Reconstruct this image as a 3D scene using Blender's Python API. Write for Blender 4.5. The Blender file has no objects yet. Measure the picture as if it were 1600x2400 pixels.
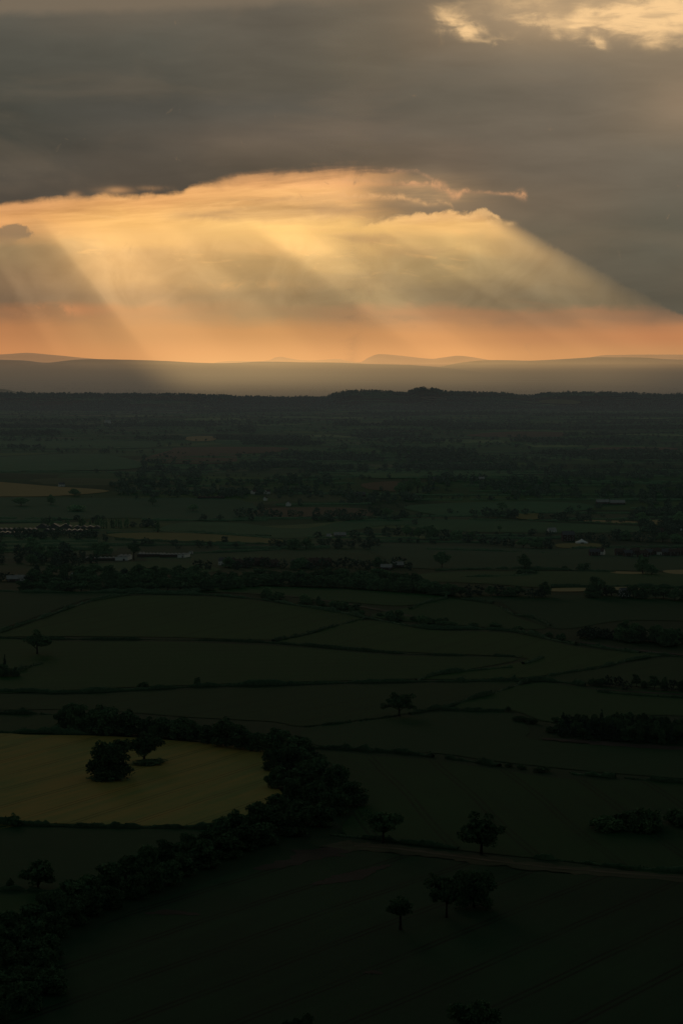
import bpy, bmesh, math, random
import numpy as np
from mathutils import Vector, Matrix, noise as mnoise

random.seed(7)
RNG = np.random.default_rng(7)
R = math.radians
scene = bpy.context.scene
COL = scene.collection

# ------------------------------------------------------------------ helpers
def lin(r, g, b):
    def f(v):
        v /= 255.0
        return v / 12.92 if v <= 0.04045 else ((v + 0.055) / 1.055) ** 2.4
    return (f(r), f(g), f(b), 1.0)

def smooth(a, b, x):
    t = np.clip((x - a) / (b - a), 0, 1)
    return t * t * (3 - 2 * t)

# camera: stands on the hill crest, 270 m above the far plain, long lens, tilted down
CAM_Z = 270.0
FPX = 6000.0                      # focal length in photo pixels (1600 x 2400)
HORIZON = 840.0                   # photo row of eye level
PITCH = math.atan((1200.0 - HORIZON) / FPX)

def ray(px, py):
    """directions through photo pixels"""
    px = np.asarray(px, float); py = np.asarray(py, float)
    x = (px - 800.0) / FPX
    y = -(py - 1200.0) / FPX
    c, s = math.cos(PITCH), math.sin(PITCH)
    return np.stack([x, c + s * y, -s + c * y], -1)

# ------------------------------------------------------------------ terrain
_rp = [(-4000, 935), (-300, 927), (-100, 922), (0, 924), (100, 924), (200, 923), (330, 924), (420, 924), (520, 926), (560, 930), (700, 933), (765, 933), (785, 923), (810, 919), (840, 917), (880, 917), (925, 919), (950, 921), (962, 916), (975, 911), (990, 909),
       (1010, 911), (1030, 915), (1048, 919), (1110, 920), (1180, 922), (1240, 928), (1270, 922), (1330, 920), (1420, 921), (1500, 924), (1560, 928), (1600, 924), (1700, 926), (1900, 922), (5000, 935)]
RIDGE_X = [p[0] for p in _rp]; RIDGE_Z = [270 - 2.5 * (p[1] + 2 - 840) for p in _rp]
def H(x, y):
    x = np.asarray(x, float); y = np.asarray(y, float)
    z = 75.0 * (1 - smooth(900, 4700, y))
    z = z + 193.0 * np.exp(-(np.maximum(y, 0) / 220.0) ** 1.5)
    nearw = smooth(500, 900, y)
    z = z + nearw * (2.4 * np.sin(x / 310 + 1.3) * np.sin(y / 390 + .4) + 1.2 * np.sin(x / 140 + y / 230))
    z = z + 9.0 * np.exp(-((y - 2380) / 300.0) ** 2) * (0.6 + 0.4 * np.cos((x + 60) / 240.0))
    # the low wooded ridge 15 km out, with its castle-hill bump, and a knoll behind it
    crest = np.interp(800 + x * FPX / 15000.0, RIDGE_X, RIDGE_Z)
    z = z + crest * smooth(13300, 14950, y) * (1 - smooth(15050, 16700, y))
    z = z + 62 * np.exp(-((x + 2350) / 170.0) ** 2 - ((y - 17600) / 500.0) ** 2)
    farw = smooth(5000, 9000, y) * (1 - smooth(12500, 14000, y))
    z = z + farw * (5.0 * np.sin(x / 1700 + 2.0) * np.sin(y / 1500) + 3.0 * np.sin(x / 760 + y / 2100))
    return z

_T = np.geomspace(420, 60000, 1800)
def ground(px, py):
    """where the sight lines through photo pixels meet the terrain -> array (n,3)"""
    d = np.atleast_2d(ray(px, py))
    out = np.zeros_like(d)
    for i, v in enumerate(d):
        X = v[0] * _T; Y = v[1] * _T; Z = CAM_Z + v[2] * _T
        f = Z - H(X, Y)
        k = np.argmax(f < 0)
        if f[k] >= 0:
            k = len(_T) - 1
        a, b = _T[max(k - 1, 0)], _T[k]
        for _ in range(22):
            m = .5 * (a + b)
            if CAM_Z + v[2] * m - H(v[0] * m, v[1] * m) < 0: b = m
            else: a = m
        out[i] = (v[0] * b, v[1] * b, H(v[0] * b, v[1] * b))
    return out

def g1(px, py):
    return ground([px], [py])[0]

def mpp(p):
    """metres per photo pixel at a ground point"""
    return p[1] / FPX

# ------------------------------------------------------------------ node expression builder
class NT:
    def __init__(self, tree):
        self.t = tree; self.n = tree.nodes; self.l = tree.links
    def node(self, kind, **kw):
        n = self.n.new(kind)
        for k, v in kw.items():
            setattr(n, k, v)
        return n
    def put(self, sock, v):
        if isinstance(v, bpy.types.NodeSocket):
            self.l.new(v, sock)
        else:
            sock.default_value = v
    def m(self, op, *a, clamp=False):
        n = self.node('ShaderNodeMath', operation=op, use_clamp=clamp)
        for i, v in enumerate(a):
            self.put(n.inputs[i], v)
        return n.outputs[0]
    def add(self, a, b): return self.m('ADD', a, b)
    def sub(self, a, b): return self.m('SUBTRACT', a, b)
    def mul(self, a, b): return self.m('MULTIPLY', a, b)
    def mad(self, a, b, c): return self.m('MULTIPLY_ADD', a, b, c)
    def sm(self, a, b, x, lo=0.0, hi=1.0):
        n = self.node('ShaderNodeMapRange', interpolation_type='SMOOTHSTEP')
        for i, v in enumerate((x, a, b, lo, hi)):
            self.put(n.inputs[i], v)
        return n.outputs[0]
    def curve(self, x, pts):
        """interpolated curve y(x) through pts, x from the first to the last"""
        x0, x1 = pts[0][0], pts[-1][0]
        ys = [p[1] for p in pts]; y0, y1 = min(ys), max(ys)
        if y1 - y0 < 1e-6: y1 = y0 + 1
        t = self.mad(x, 1.0 / (x1 - x0), -x0 / (x1 - x0))
        n = self.node('ShaderNodeFloatCurve')
        c = n.mapping.curves[0]
        q = [((p[0] - x0) / (x1 - x0), (p[1] - y0) / (y1 - y0)) for p in pts]
        while len(c.points) < len(q):
            c.points.new(.5, .5)
        for cp, (a, b) in zip(c.points, q):
            cp.location = (a, b); cp.handle_type = 'AUTO_CLAMPED'
        n.mapping.update()
        self.put(n.inputs['Value'], self.m('MINIMUM', self.m('MAXIMUM', t, 0.0), 1.0))
        return self.mad(n.outputs[0], y1 - y0, y0)
    def ramp(self, x, stops, x0, x1):
        """colour ramp; stops = [(value, (r,g,b) in sRGB 0..255)]"""
        t = self.mad(x, 1.0 / (x1 - x0), -x0 / (x1 - x0))
        n = self.node('ShaderNodeValToRGB')
        n.color_ramp.interpolation = 'EASE'
        e = n.color_ramp.elements
        while len(e) < len(stops):
            e.new(.5)
        for el, (v, c) in zip(e, stops):
            el.position = (v - x0) / (x1 - x0)
        for el, (v, c) in zip(e, stops):
            el.color = lin(*c)
        self.put(n.inputs[0], t)
        return n.outputs[0]
    def mix(self, f, a, b, blend='MIX'):
        n = self.node('ShaderNodeMix', data_type='RGBA', blend_type=blend)
        n.clamp_factor = True
        self.put(n.inputs[0], f); self.put(n.inputs[6], a); self.put(n.inputs[7], b)
        return n.outputs[2]
    def vec(self, x, y, z=0.0):
        n = self.node('ShaderNodeCombineXYZ')
        for i, v in enumerate((x, y, z)):
            self.put(n.inputs[i], v)
        return n.outputs[0]
    def noise(self, v, scale=1.0, detail=4.0, rough=.5, dist=0.0):
        n = self.node('ShaderNodeTexNoise')
        self.put(n.inputs['Vector'], v)
        n.inputs['Scale'].default_value = scale; n.inputs['Detail'].default_value = detail
        n.inputs['Roughness'].default_value = rough; n.inputs['Distortion'].default_value = dist
        return n.outputs['Fac']
    def gauss(self, X, Y, cx, cy, rx, ry, rot=0.0):
        """soft elliptical blob, 1 in the middle"""
        dx = self.sub(X, cx); dy = self.sub(Y, cy)
        c, s = math.cos(rot), math.sin(rot)
        a = self.mad(dx, c / rx, self.mul(dy, s / rx))
        b = self.mad(dx, -s / ry, self.mul(dy, c / ry))
        r2 = self.mad(a, a, self.mul(b, b))
        return self.m('POWER', 2.718, self.mul(r2, -1.0))

# ------------------------------------------------------------------ sky
SUN_AZ = R(-13.7); SUN_EL = R(12.0)      # hidden behind the cloud deck, beyond the upper left

def build_world():
    w = bpy.data.worlds.new("World"); scene.world = w; w.use_nodes = True
    w.cycles.sampling_method = 'MANUAL'; w.cycles.sample_map_resolution = 256
    k = NT(w.node_tree); k.n.clear()
    tc = k.node('ShaderNodeTexCoord')
    sep = k.node('ShaderNodeSeparateXYZ'); k.l.new(tc.outputs['Generated'], sep.inputs[0])
    dx, dy, dz = sep.outputs
    az = k.m('ARCTAN2', dx, dy)
    el = k.m('ARCSINE', dz)
    # angles in units of 1/6000 rad: X grows to the right of north, Y grows downwards, 840 = eye level
    X = k.mad(az, 6000.0, 800.0)
    Y = k.mad(el, -6000.0, 840.0)
    P = k.vec(k.mul(X, .001), k.mul(Y, .001), 0.3)
    Pst = k.vec(k.mul(X, .001), k.mul(Y, .0042), 1.7)          # clouds drawn out sideways
    Pst2 = k.vec(k.mul(X, .001), k.mul(k.mad(X, .07, Y), .009), 4.1)
    n_big = k.noise(Pst, 1.8, 3, .5, .5)
    n_mid = k.noise(Pst, 5.5, 6, .55, .4)
    n_str = k.noise(Pst2, 3.2, 7, .6, .3)
    n_edge = k.noise(P, 13.0, 7, .62, .6)
    n_lump = k.noise(P, 7.0, 7, .55, 1.2)

    # --- the deck: warm grey, darker and greener to the left
    colX = [0, 320, 620, 860, 1040, 1300, 1560]
    deck_cols = [
        [(-200, (104, 98, 88)), (20, (96, 91, 80)), (140, (82, 80, 71)), (300, (72, 71, 63)), (400, (80, 75, 66)), (465, (84, 76, 66)), (600, (84, 76, 66)), (900, (84, 76, 64))],
        [(-200, (110, 103, 92)), (20, (107, 98, 84)), (150, (86, 83, 73)), (270, (80, 77, 69)), (380, (88, 80, 69)), (450, (84, 75, 64)), (900, (84, 76, 64))],
        [(-200, (110, 103, 92)), (30, (98, 91, 79)), (180, (95, 89, 77)), (260, (92, 87, 77)), (350, (100, 89, 76)), (395, (86, 77, 65)), (500, (84, 76, 64)), (900, (88, 80, 68))],
        [(-200, (114, 106, 94)), (30, (104, 96, 82)), (140, (106, 98, 83)), (240, (97, 90, 78)), (345, (102, 91, 78)), (390, (96, 85, 71)), (500, (98, 88, 74)), (900, (92, 84, 71))],
        [(-200, (118, 110, 96)), (30, (113, 102, 86)), (120, (118, 106, 89)), (220, (105, 97, 83)), (330, (105, 95, 81)), (385, (106, 93, 78)), (450, (125, 107, 86)), (600, (112, 100, 82)), (900, (100, 90, 76))],
        [(-200, (118, 110, 96)), (40, (150, 132, 106)), (130, (122, 110, 92)), (230, (113, 103, 88)), (380, (112, 101, 86)), (470, (113, 100, 83)), (560, (106, 96, 79)), (700, (96, 89, 75)), (900, (100, 90, 76))],
        [(-200, (118, 110, 96)), (40, (160, 140, 112)), (130, (128, 114, 94)), (270, (128, 113, 93)), (400, (112, 103, 88)), (560, (97, 92, 78)), (690, (94, 88, 74)), (900, (100, 90, 76))],
    ]
    Yw = k.add(Y, k.mul(k.sub(n_big, .5), 130.0))
    def columns(cols, y, y0, y1):
        out = k.ramp(y, cols[0], y0, y1)
        for i in range(1, len(cols)):
            out = k.mix(k.sm(colX[i - 1], colX[i], X), out, k.ramp(y, cols[i], y0, y1))
        return out
    deck = columns(deck_cols, Yw, -200.0, 900.0)
    mott = k.mad(k.sub(n_mid, .5), .30, k.mad(k.sub(n_big, .5), .50, 1.0))
    warm = k.sm(.46, .66, k.noise(k.vec(k.mul(X, .001), k.mul(Y, .0026), 6.3), 2.6, 4, .5, .6))
    deck = k.mix(k.mul(warm, .16), deck, lin(128, 110, 88))
    deck = k.mix(1.0, deck, k.vec(mott, mott, mott), 'MULTIPLY')

    # --- the opening: colour by height, sampled across
    open_cols = [
        [(400, (205, 150, 100)), (475, (205, 150, 98)), (515, (226, 168, 106)), (545, (208, 158, 103)), (590, (158, 134, 96)), (660, (148, 122, 90)), (703, (136, 113, 86)), (728, (160, 118, 83)), (775, (192, 131, 84)), (833, (204, 139, 88)), (870, (200, 140, 90))],
        [(400, (225, 165, 105)), (470, (234, 176, 108)), (520, (247, 194, 117)), (560, (248, 198, 124)), (600, (220, 177, 117)), (650, (208, 168, 113)), (700, (184, 150, 106)), (730, (194, 147, 99)), (780, (206, 151, 97)), (833, (216, 154, 97)), (870, (215, 155, 98))],
        [(400, (206, 152, 104)), (425, (228, 171, 112)), (455, (234, 180, 114)), (500, (220, 176, 114)), (540, (250, 203, 125)), (580, (238, 192, 122)), (620, (206, 170, 112)), (660, (194, 162, 110)), (700, (176, 148, 104)), (730, (178, 145, 101)), (780, (210, 153, 96)), (833, (222, 160, 100)), (870, (228, 166, 104))],
        [(400, (206, 152, 104)), (425, (232, 175, 114)), (455, (226, 174, 112)), (495, (214, 170, 112)), (535, (247, 200, 123)), (575, (226, 186, 119)), (620, (194, 163, 110)), (660, (170, 145, 103)), (700, (160, 138, 99)), (735, (178, 138, 97)), (788, (210, 151, 96)), (833, (222, 158, 99)), (870, (222, 158, 99))],
        [(400, (118, 100, 80)), (430, (134, 110, 86)), (465, (152, 124, 94)), (488, (176, 140, 101)), (508, (226, 178, 116)), (528, (246, 198, 124)), (575, (216, 180, 117)), (620, (186, 160, 110)), (700, (150, 131, 97)), (738, (178, 134, 94)), (795, (208, 148, 94)), (833, (221, 157, 98)), (870, (220, 157, 98))],
        [(400, (150, 125, 95)), (540, (205, 168, 114)), (580, (185, 156, 110)), (640, (160, 139, 102)), (705, (138, 123, 94)), (738, (162, 124, 90)), (790, (195, 137, 90)), (833, (207, 147, 93)), (870, (205, 147, 93))],
        [(400, (110, 100, 84)), (600, (112, 102, 83)), (705, (124, 110, 85)), (740, (155, 117, 86)), (790, (193, 131, 86)), (833, (196, 141, 92)), (870, (196, 141, 92))],
    ]
    Yo = k.add(Y, k.mad(k.sub(n_mid, .5), 46.0, k.mul(k.sub(n_lump, .5), 26.0)))
    Yo = k.mad(k.sm(740, 800, Y), k.sub(Y, Yo), Yo)             # calm near the hills
    opening = columns(open_cols, Yo, 400.0, 870.0)
    # drawn-out streaks in the upper part, soft lumps lower down
    up = k.mul(k.sm(400, 430, Y), k.sm(560, 500, Y))
    lowp = k.mul(k.sm(530, 590, Y), k.sm(745, 700, Y))
    det = k.mad(k.mul(k.sub(n_str, .5), up), 1.25, k.mad(k.mul(k.sub(n_lump, .5), lowp), .60, 1.0))
    opening = k.mix(1.0, opening, k.vec(det, k.m('POWER', det, 1.1), k.m('POWER', det, 1.2)), 'MULTIPLY')
    # lit tops of the cumulus inside
    bright = k.mul(k.sm(.56, .72, k.noise(Pst, 9.0, 7, .6, .8)), k.mul(k.sm(425, 450, Y), k.sm(690, 560, Y)))
    bright = k.mul(bright, k.mul(k.sm(40, 260, X), k.sm(1180, 1000, X)))
    opening = k.mix(k.mul(bright, .50), opening, lin(250, 198, 126))
    # grey-tan bars of cloud in the upper part
    for cx, cy, rx, ry, f in ((505, 503, 95, 13, .8), (800, 488, 130, 14, .75), (950, 452, 80, 10, .6), (640, 470, 120, 7, .45), (980, 478, 60, 9, .6), (880, 560, 110, 12, .5), (1000, 590, 160, 16, .35)):
        bar = k.mul(k.gauss(X, k.mad(k.sub(n_lump, .5), 40.0, Y), cx, cy, rx, ry, -.04), k.sm(.36, .60, n_mid))
        opening = k.mix(k.mul(bar, f), opening, lin(190, 152, 106))
    # orange cloud tops low on the left
    lo = k.mul(k.gauss(X, Y, 150, 728, 90, 14), k.sm(.42, .60, n_edge))
    opening = k.mix(k.mul(lo, .75), opening, lin(214, 148, 98))
    lo2 = k.mul(k.gauss(X, Y, 560, 668, 130, 12), k.sm(.42, .60, n_edge))
    opening = k.mix(k.mul(lo2, .5), opening, lin(226, 178, 115))
    dk2 = k.mul(k.gauss(X, Y, 920, 748, 80, 9), k.sm(.40, .60, n_edge))
    opening = k.mix(k.mul(dk2, .55), opening, lin(156, 128, 94))

    # --- sun rays: fan out from the hidden sun
    sx, sy = 800 + 6000 * SUN_AZ, 840 - 6000 * SUN_EL
    t = k.m('DIVIDE', k.sub(X, sx), k.m('MAXIMUM', k.sub(Y, sy), 50.0))
    beam = k.curve(t, [(.50, .30), (.56, .18), (.60, .10), (.63, .28), (.66, .18), (.70, .20), (.74, .12), (.79, .50), (.82, .66), (.88, .64), (.96, .42), (1.02, .34), (1.06, .36), (1.14, .10),
                       (1.19, .10), (1.25, .14), (1.30, .40), (1.35, .66), (1.42, .42), (1.50, .16), (1.58, .10), (1.62, .26), (1.67, .16), (1.73, .34), (1.80, .22), (1.88, .32), (1.92, .28), (1.97, .12)])
    beam = k.mad(k.sub(k.noise(k.vec(t, 3.3), 9.0, 2, .5), .5), .14, beam)
    reach = k.mul(k.sm(480, 610, Y), k.sm(880, 690, Y, .15, 1.0))
    reach = k.mul(reach, k.sm(1500, 700, X, .75, 1.0))
    bm_ = k.mul(k.sub(beam, .36), reach)
    opening = k.mix(1.0, opening, k.vec(k.mad(bm_, .78, 1.0), k.mad(bm_, .76, 1.0), k.mad(bm_, .67, 1.0)), 'MULTIPLY')

    opening = k.mix(k.sm(770, 690, Y), opening, k.mix(1.0, opening, (1.03, .975, .955, 1), 'MULTIPLY'))
    # --- outline of the opening
    edge = k.curve(X, [(-300, 500), (0, 484), (60, 474), (110, 470), (200, 470), (260, 462), (330, 463), (420, 458), (445, 445), (480, 438), (530, 428), (570, 418), (620, 410), (700, 411), (760, 408), (840, 403), (940, 403), (1100, 412)])
    Ye = k.mad(k.sub(n_edge, .5), 26.0, k.mad(k.sub(n_mid, .5), 30.0, k.mad(k.mul(k.sub(n_str, .5), k.sm(480, 640, X)), 42.0, Y)))
    feather = k.sm(430, 640, X)
    top1 = k.sm(k.mad(feather, -9.0, -7.0), k.mad(feather, 20.0, 13.0), k.sub(Ye, edge))
    top1 = k.mul(top1, k.sm(1000, 800, k.mad(k.sub(n_str, .5), 260.0, X)))       # the deck thickens again toward the right
    # billowing top of the bank of cumulus in the right half of the opening
    edge2 = k.curve(X, [(640, 545), (820, 516), (937, 508), (988, 503), (1042, 497), (1060, 499), (1077, 504), (1100, 502), (1124, 496), (1147, 499), (1160, 511), (1180, 522), (1215, 535), (1260, 560), (1900, 900)])
    n_fray = k.noise(P, 34.0, 5, .6, .8)
    Ye2 = k.mad(k.sub(n_edge, .5), 30.0, k.mad(k.sub(n_fray, .5), 20.0, k.mad(k.sub(n_lump, .5), 20.0, Y)))
    top2 = k.mul(k.sm(-5.0, k.sm(1000, 760, X, 9.0, 30.0), k.sub(Ye2, edge2)), k.sm(700, 860, X))
    top = k.m('MAXIMUM', top1, top2)
    side = k.sub(X, k.mad(k.sub(Y, sy), 1.945, sx))
    under = k.mad(k.sub(n_mid, .5), 14.0, Y)
    band = k.sm(700, 772, under)                                   # the clear strip over the hills runs all the way across
    rightcut = k.m('MAXIMUM', k.sm(k.mad(k.m('MAXIMUM', k.sub(Y, 500.0), -30.0), .06, 18.0), k.mad(k.m('MAXIMUM', k.sub(Y, 500.0), -30.0), -.48, -56.0), side), band)
    mask = k.mul(top, rightcut)
    # dark lobe and gaps near the left part of the edge
    gaps = k.m('MAXIMUM', k.m('MAXIMUM', k.gauss(X, Y, 275, 451, 34, 8), k.gauss(X, Y, 366, 446, 30, 5.5)), k.gauss(X, Y, 182, 463, 14, 8))
    gaps = k.mul(gaps, k.sm(.30, .62, n_lump))
    col = k.mix(mask, deck, opening)
    col = k.mix(k.mul(gaps, .5), col, lin(222, 164, 108))
    # glow just under the deck
    rimglow = k.mul(k.mul(k.sm(-4, 8, k.sub(Ye, edge)), k.sm(40, 8, k.sub(Ye, edge))), k.mul(k.sm(1000, 900, X), rightcut))
    col = k.mix(k.mul(rimglow, .28), col, lin(240, 176, 114))
    # small loose cloud at the left
    sc = k.sub(k.add(k.gauss(X, Y, 30, 553, 54, 20), k.mul(k.gauss(X, Y, 46, 540, 26, 15), .6)), k.mul(k.sub(n_edge, .5), 2.6))
    col = k.mix(k.mul(k.sm(.40, .80, sc), k.sm(576, 552, Y, .25, .85)), col, lin(146, 120, 90))
    # dusky wedge between the streaks, and thin lit rims of cloud drawn through it, the longest running out to a bright tip
    wedge = k.mul(k.gauss(X, Y, 985, 462, 125, 40, .12), k.sub(1.0, mask))
    col = k.mix(k.mul(wedge, .9), col, k.mix(k.sm(.40, .62, n_str), lin(156, 129, 97), lin(188, 150, 106)))
    def rim_(pts, thick, x0, x1, x2, x3, f, rgb, wob=16.0):
        global_y = k.mad(k.sub(n_edge, .5), wob * 1.3, k.mad(k.sub(n_fray, .5), wob * .9, k.mad(k.sub(n_lump, .5), wob, Y)))
        d = k.m('ABSOLUTE', k.sub(global_y, k.curve(X, pts)))
        r = k.m('POWER', 2.718, k.mul(k.m('POWER', k.m('DIVIDE', d, k.curve(X, thick)), 2.0), -1.0))
        r = k.mul(r, k.mul(k.sm(x0, x1, X), k.sm(x3, x2, X)))
        r = k.mul(r, k.mul(k.sm(.38, .62, n_edge, .30, 1.0), k.sm(.36, .60, n_fray, .35, 1.0)))
        return k.mix(k.mul(r, f), col, lin(*rgb))
    col = rim_([(820, 409), (880, 405), (914, 403), (957, 403), (992, 414), (1015, 428), (1040, 440)], [(820, 4.0), (1040, 5.0)], 850, 920, 1000, 1030, .48, (206, 154, 112), 10)
    col = rim_([(640, 424), (704, 426), (900, 431), (976, 436), (1027, 441), (1050, 456), (1066, 465), (1078, 460), (1093, 453), (1120, 453), (1171, 457), (1205, 460), (1236, 466)],
               [(640, 10.0), (900, 9.0), (1000, 8.0), (1035, 11.0), (1066, 9.0), (1100, 6.0), (1160, 3.5), (1196, 4.0), (1224, 9.0), (1236, 5.0)], 660, 860, 1226, 1236, .74, (226, 166, 116), 13)
    col = rim_([(640, 457), (704, 459), (914, 465), (984, 477), (1007, 482), (1042, 480), (1060, 492), (1080, 500)], [(640, 8.0), (900, 7.0), (980, 6.0), (1080, 5.0)], 680, 840, 1045, 1068, .70, (236, 181, 122), 12)
    # bright crest of the cumulus under it
    crest = k.mul(k.mul(k.sm(-3, 5, k.sub(Ye2, edge2)), k.sm(34, 4, k.sub(Ye2, edge2))), k.mul(k.sm(820, 1030, X), k.sm(1180, 1160, X)))
    crest = k.m('MAXIMUM', crest, k.mul(k.gauss(X, Y, 1150, 522, 13, 10), k.sm(.3, .5, n_edge)))
    crest = k.m('MAXIMUM', crest, k.mul(k.gauss(X, Y, 1192, 527, 12, 5), .6))
    col = k.mix(k.mul(k.mul(crest, k.sm(.36, .60, n_fray, .35, 1.0)), .62), col, lin(250, 198, 132))

    # --- broken, bright cloud at the upper right
    Xw = k.mad(k.sub(n_lump, .5), 150.0, X)
    Yb = k.mad(k.sub(k.noise(k.vec(k.mul(X, .001), k.mul(Y, .0022), 9.0), 13.0, 7, .58, .5), .5), 84.0, Y)
    blobs = [(1066, 66, 46, 20, .32, 1.0), (1100, 80, 36, 8, .3, .5), (1225, 62, 46, 8, .2, .75), (1160, 104, 42, 7, .05, .45), (1215, 14, 120, 15, -.08, .55), (1250, 42, 60, 20, 0, .35), (1370, 62, 84, 17, -.12, 1.0),
             (1330, 84, 34, 10, -.3, .8), (1440, 44, 56, 30, .15, 1.0), (1510, 62, 52, 38, .1, 1.15), (1600, 50, 60, 46, 0, .85), (1392, 114, 24, 12, .4, .85), (1350, 108, 34, 8, .0, .35), (1700, 40, 90, 50, 0, .8)]
    tot = None
    for cx, cy, rx, ry, rot, a in blobs:
        gz = k.mul(k.gauss(Xw, Yb, cx, cy, rx * 1.3, ry * 1.35, rot), a * .86)
        tot = gz if tot is None else k.add(tot, gz)
    glow = k.gauss(X, Y, 1360, 50, 330, 75)
    col = k.mix(k.mul(glow, .60), col, lin(188, 156, 118))
    col = k.mix(k.mul(k.mul(k.sm(.04, 1.30, tot), k.sm(.30, .62, k.noise(Pst, 9.0, 7, .6, .5), .40, 1.0)), .97), col, lin(251, 207, 149))
    topd = k.mul(k.sm(22, -6, k.mad(k.sub(n_lump, .5), 30.0, k.mad(k.sub(X, 1050.0), .045, Y))), k.sm(1420, 1250, X))
    topd = k.m('MAXIMUM', topd, k.mul(k.gauss(Xw, Yb, 1525, -4, 60, 15), .8))
    col = k.mix(k.mul(topd, .8), col, lin(122, 108, 90))
    # faint pinkish glow at the right edge
    col = k.mix(k.mul(k.gauss(X, Y, 1590, 250, 70, 70), .35), col, lin(160, 135, 108))

    # --- overhead and behind: an unseen overcast, dimmed to darken the land, with a little open evening sky above it
    sky = k.node('ShaderNodeTexSky', sky_type='NISHITA', sun_disc=False)
    sky.sun_elevation = SUN_EL; sky.sun_rotation = SUN_AZ; sky.altitude = 300
    skyc = k.node('ShaderNodeMix', data_type='RGBA', blend_type='MULTIPLY'); skyc.inputs[0].default_value = 1
    k.l.new(sky.outputs[0], skyc.inputs[6]); skyc.inputs[7].default_value = (SKY_K, SKY_K, SKY_K, 1)
    over = k.mix(k.sm(.35, .65, k.noise(tc.outputs['Generated'], 2.5, 5, .55), .08, .30), (.040, .050, .044, 1), skyc.outputs[2])
    away = k.m('MAXIMUM', k.sm(-60, -1500, Y), k.sm(.45, -.1, dy))
    col = k.mix(away, col, over)
    bg = k.node('ShaderNodeBackground'); k.put(bg.inputs[0], col); bg.inputs[1].default_value = 1.0
    out = k.node('ShaderNodeOutputWorld'); k.l.new(bg.outputs[0], out.inputs[0])
SKY_K = 0.03
build_world()

# ------------------------------------------------------------------ camera and sun
cam = bpy.data.cameras.new('camera'); camo = bpy.data.objects.new('camera', cam); COL.objects.link(camo)
cam.sensor_fit = 'VERTICAL'; cam.sensor_height = 24.0; cam.lens = 24.0 * FPX / 2400.0
camo.location = (0, 0, CAM_Z); camo.rotation_euler = (math.pi / 2 - PITCH, 0, 0)
cam.clip_start = 1.0; cam.clip_end = 200000.0
scene.camera = camo
sun = bpy.data.lights.new('sun', 'SUN'); suno = bpy.data.objects.new('sun', sun); COL.objects.link(suno)
sun.energy = 0.06; sun.angle = R(14); sun.color = (1.0, .80, .55)
sd = Vector((math.sin(SUN_AZ) * math.cos(SUN_EL), math.cos(SUN_AZ) * math.cos(SUN_EL), math.sin(SUN_EL)))
suno.rotation_euler = (-sd).to_track_quat('-Z', 'Y').to_euler(); suno.location = (0, 0, 600)
scene.view_settings.view_transform = 'Standard'; scene.view_settings.look = 'None'
scene.view_settings.exposure = 0; scene.view_settings.gamma = 1
cy = scene.cycles
cy.use_denoising = True
try: cy.denoiser = 'OPENIMAGEDENOISE'
except Exception: pass
cy.max_bounces = 4; cy.diffuse_bounces = 2; cy.glossy_bounces = 1; cy.transmission_bounces = 2; cy.volume_bounces = 0; cy.transparent_max_bounces = 8
cy.use_adaptive_sampling = True; cy.adaptive_threshold = 0.006; cy.adaptive_min_samples = 12

# ------------------------------------------------------------------ materials
def material(name, build, rough=.95):
    m = bpy.data.materials.new(name); m.use_nodes = True
    k = NT(m.node_tree); k.n.clear()
    out = k.node('ShaderNodeOutputMaterial')
    b = k.node('ShaderNodeBsdfPrincipled')
    b.inputs['Roughness'].default_value = rough
    b.inputs['Specular IOR Level'].default_value = .12
    k.l.new(b.outputs[0], out.inputs[0])
    geo = k.node('ShaderNodeNewGeometry')
    k.pos = geo.outputs['Position']; k.bsdf = b; k.out = out
    build(k)
    return m

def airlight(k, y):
    """grey haze painted as surface glow, up to where the valley haze begins, stronger with distance"""
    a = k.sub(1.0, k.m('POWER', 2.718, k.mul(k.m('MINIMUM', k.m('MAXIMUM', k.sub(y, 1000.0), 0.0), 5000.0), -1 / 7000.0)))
    k.put(k.bsdf.inputs['Emission Color'], k.mix(a, (0, 0, 0, 1), (.0068, .0086, .0077, 1)))  # haze put into the material's own emission
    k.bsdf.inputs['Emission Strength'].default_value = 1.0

def flat(c, var=.25, scale=.15):
    """one colour with soft mottling"""
    def f(k):
        n = k.noise(k.pos, scale, 4, .55)
        v = k.mad(k.sub(n, .5), var * 2, 1.0)
        k.put(k.bsdf.inputs['Base Color'], k.mix(1.0, (*c, 1), k.vec(v, v, v), 'MULTIPLY'))
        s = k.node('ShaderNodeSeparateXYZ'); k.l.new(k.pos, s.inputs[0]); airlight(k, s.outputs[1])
    return f

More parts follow.
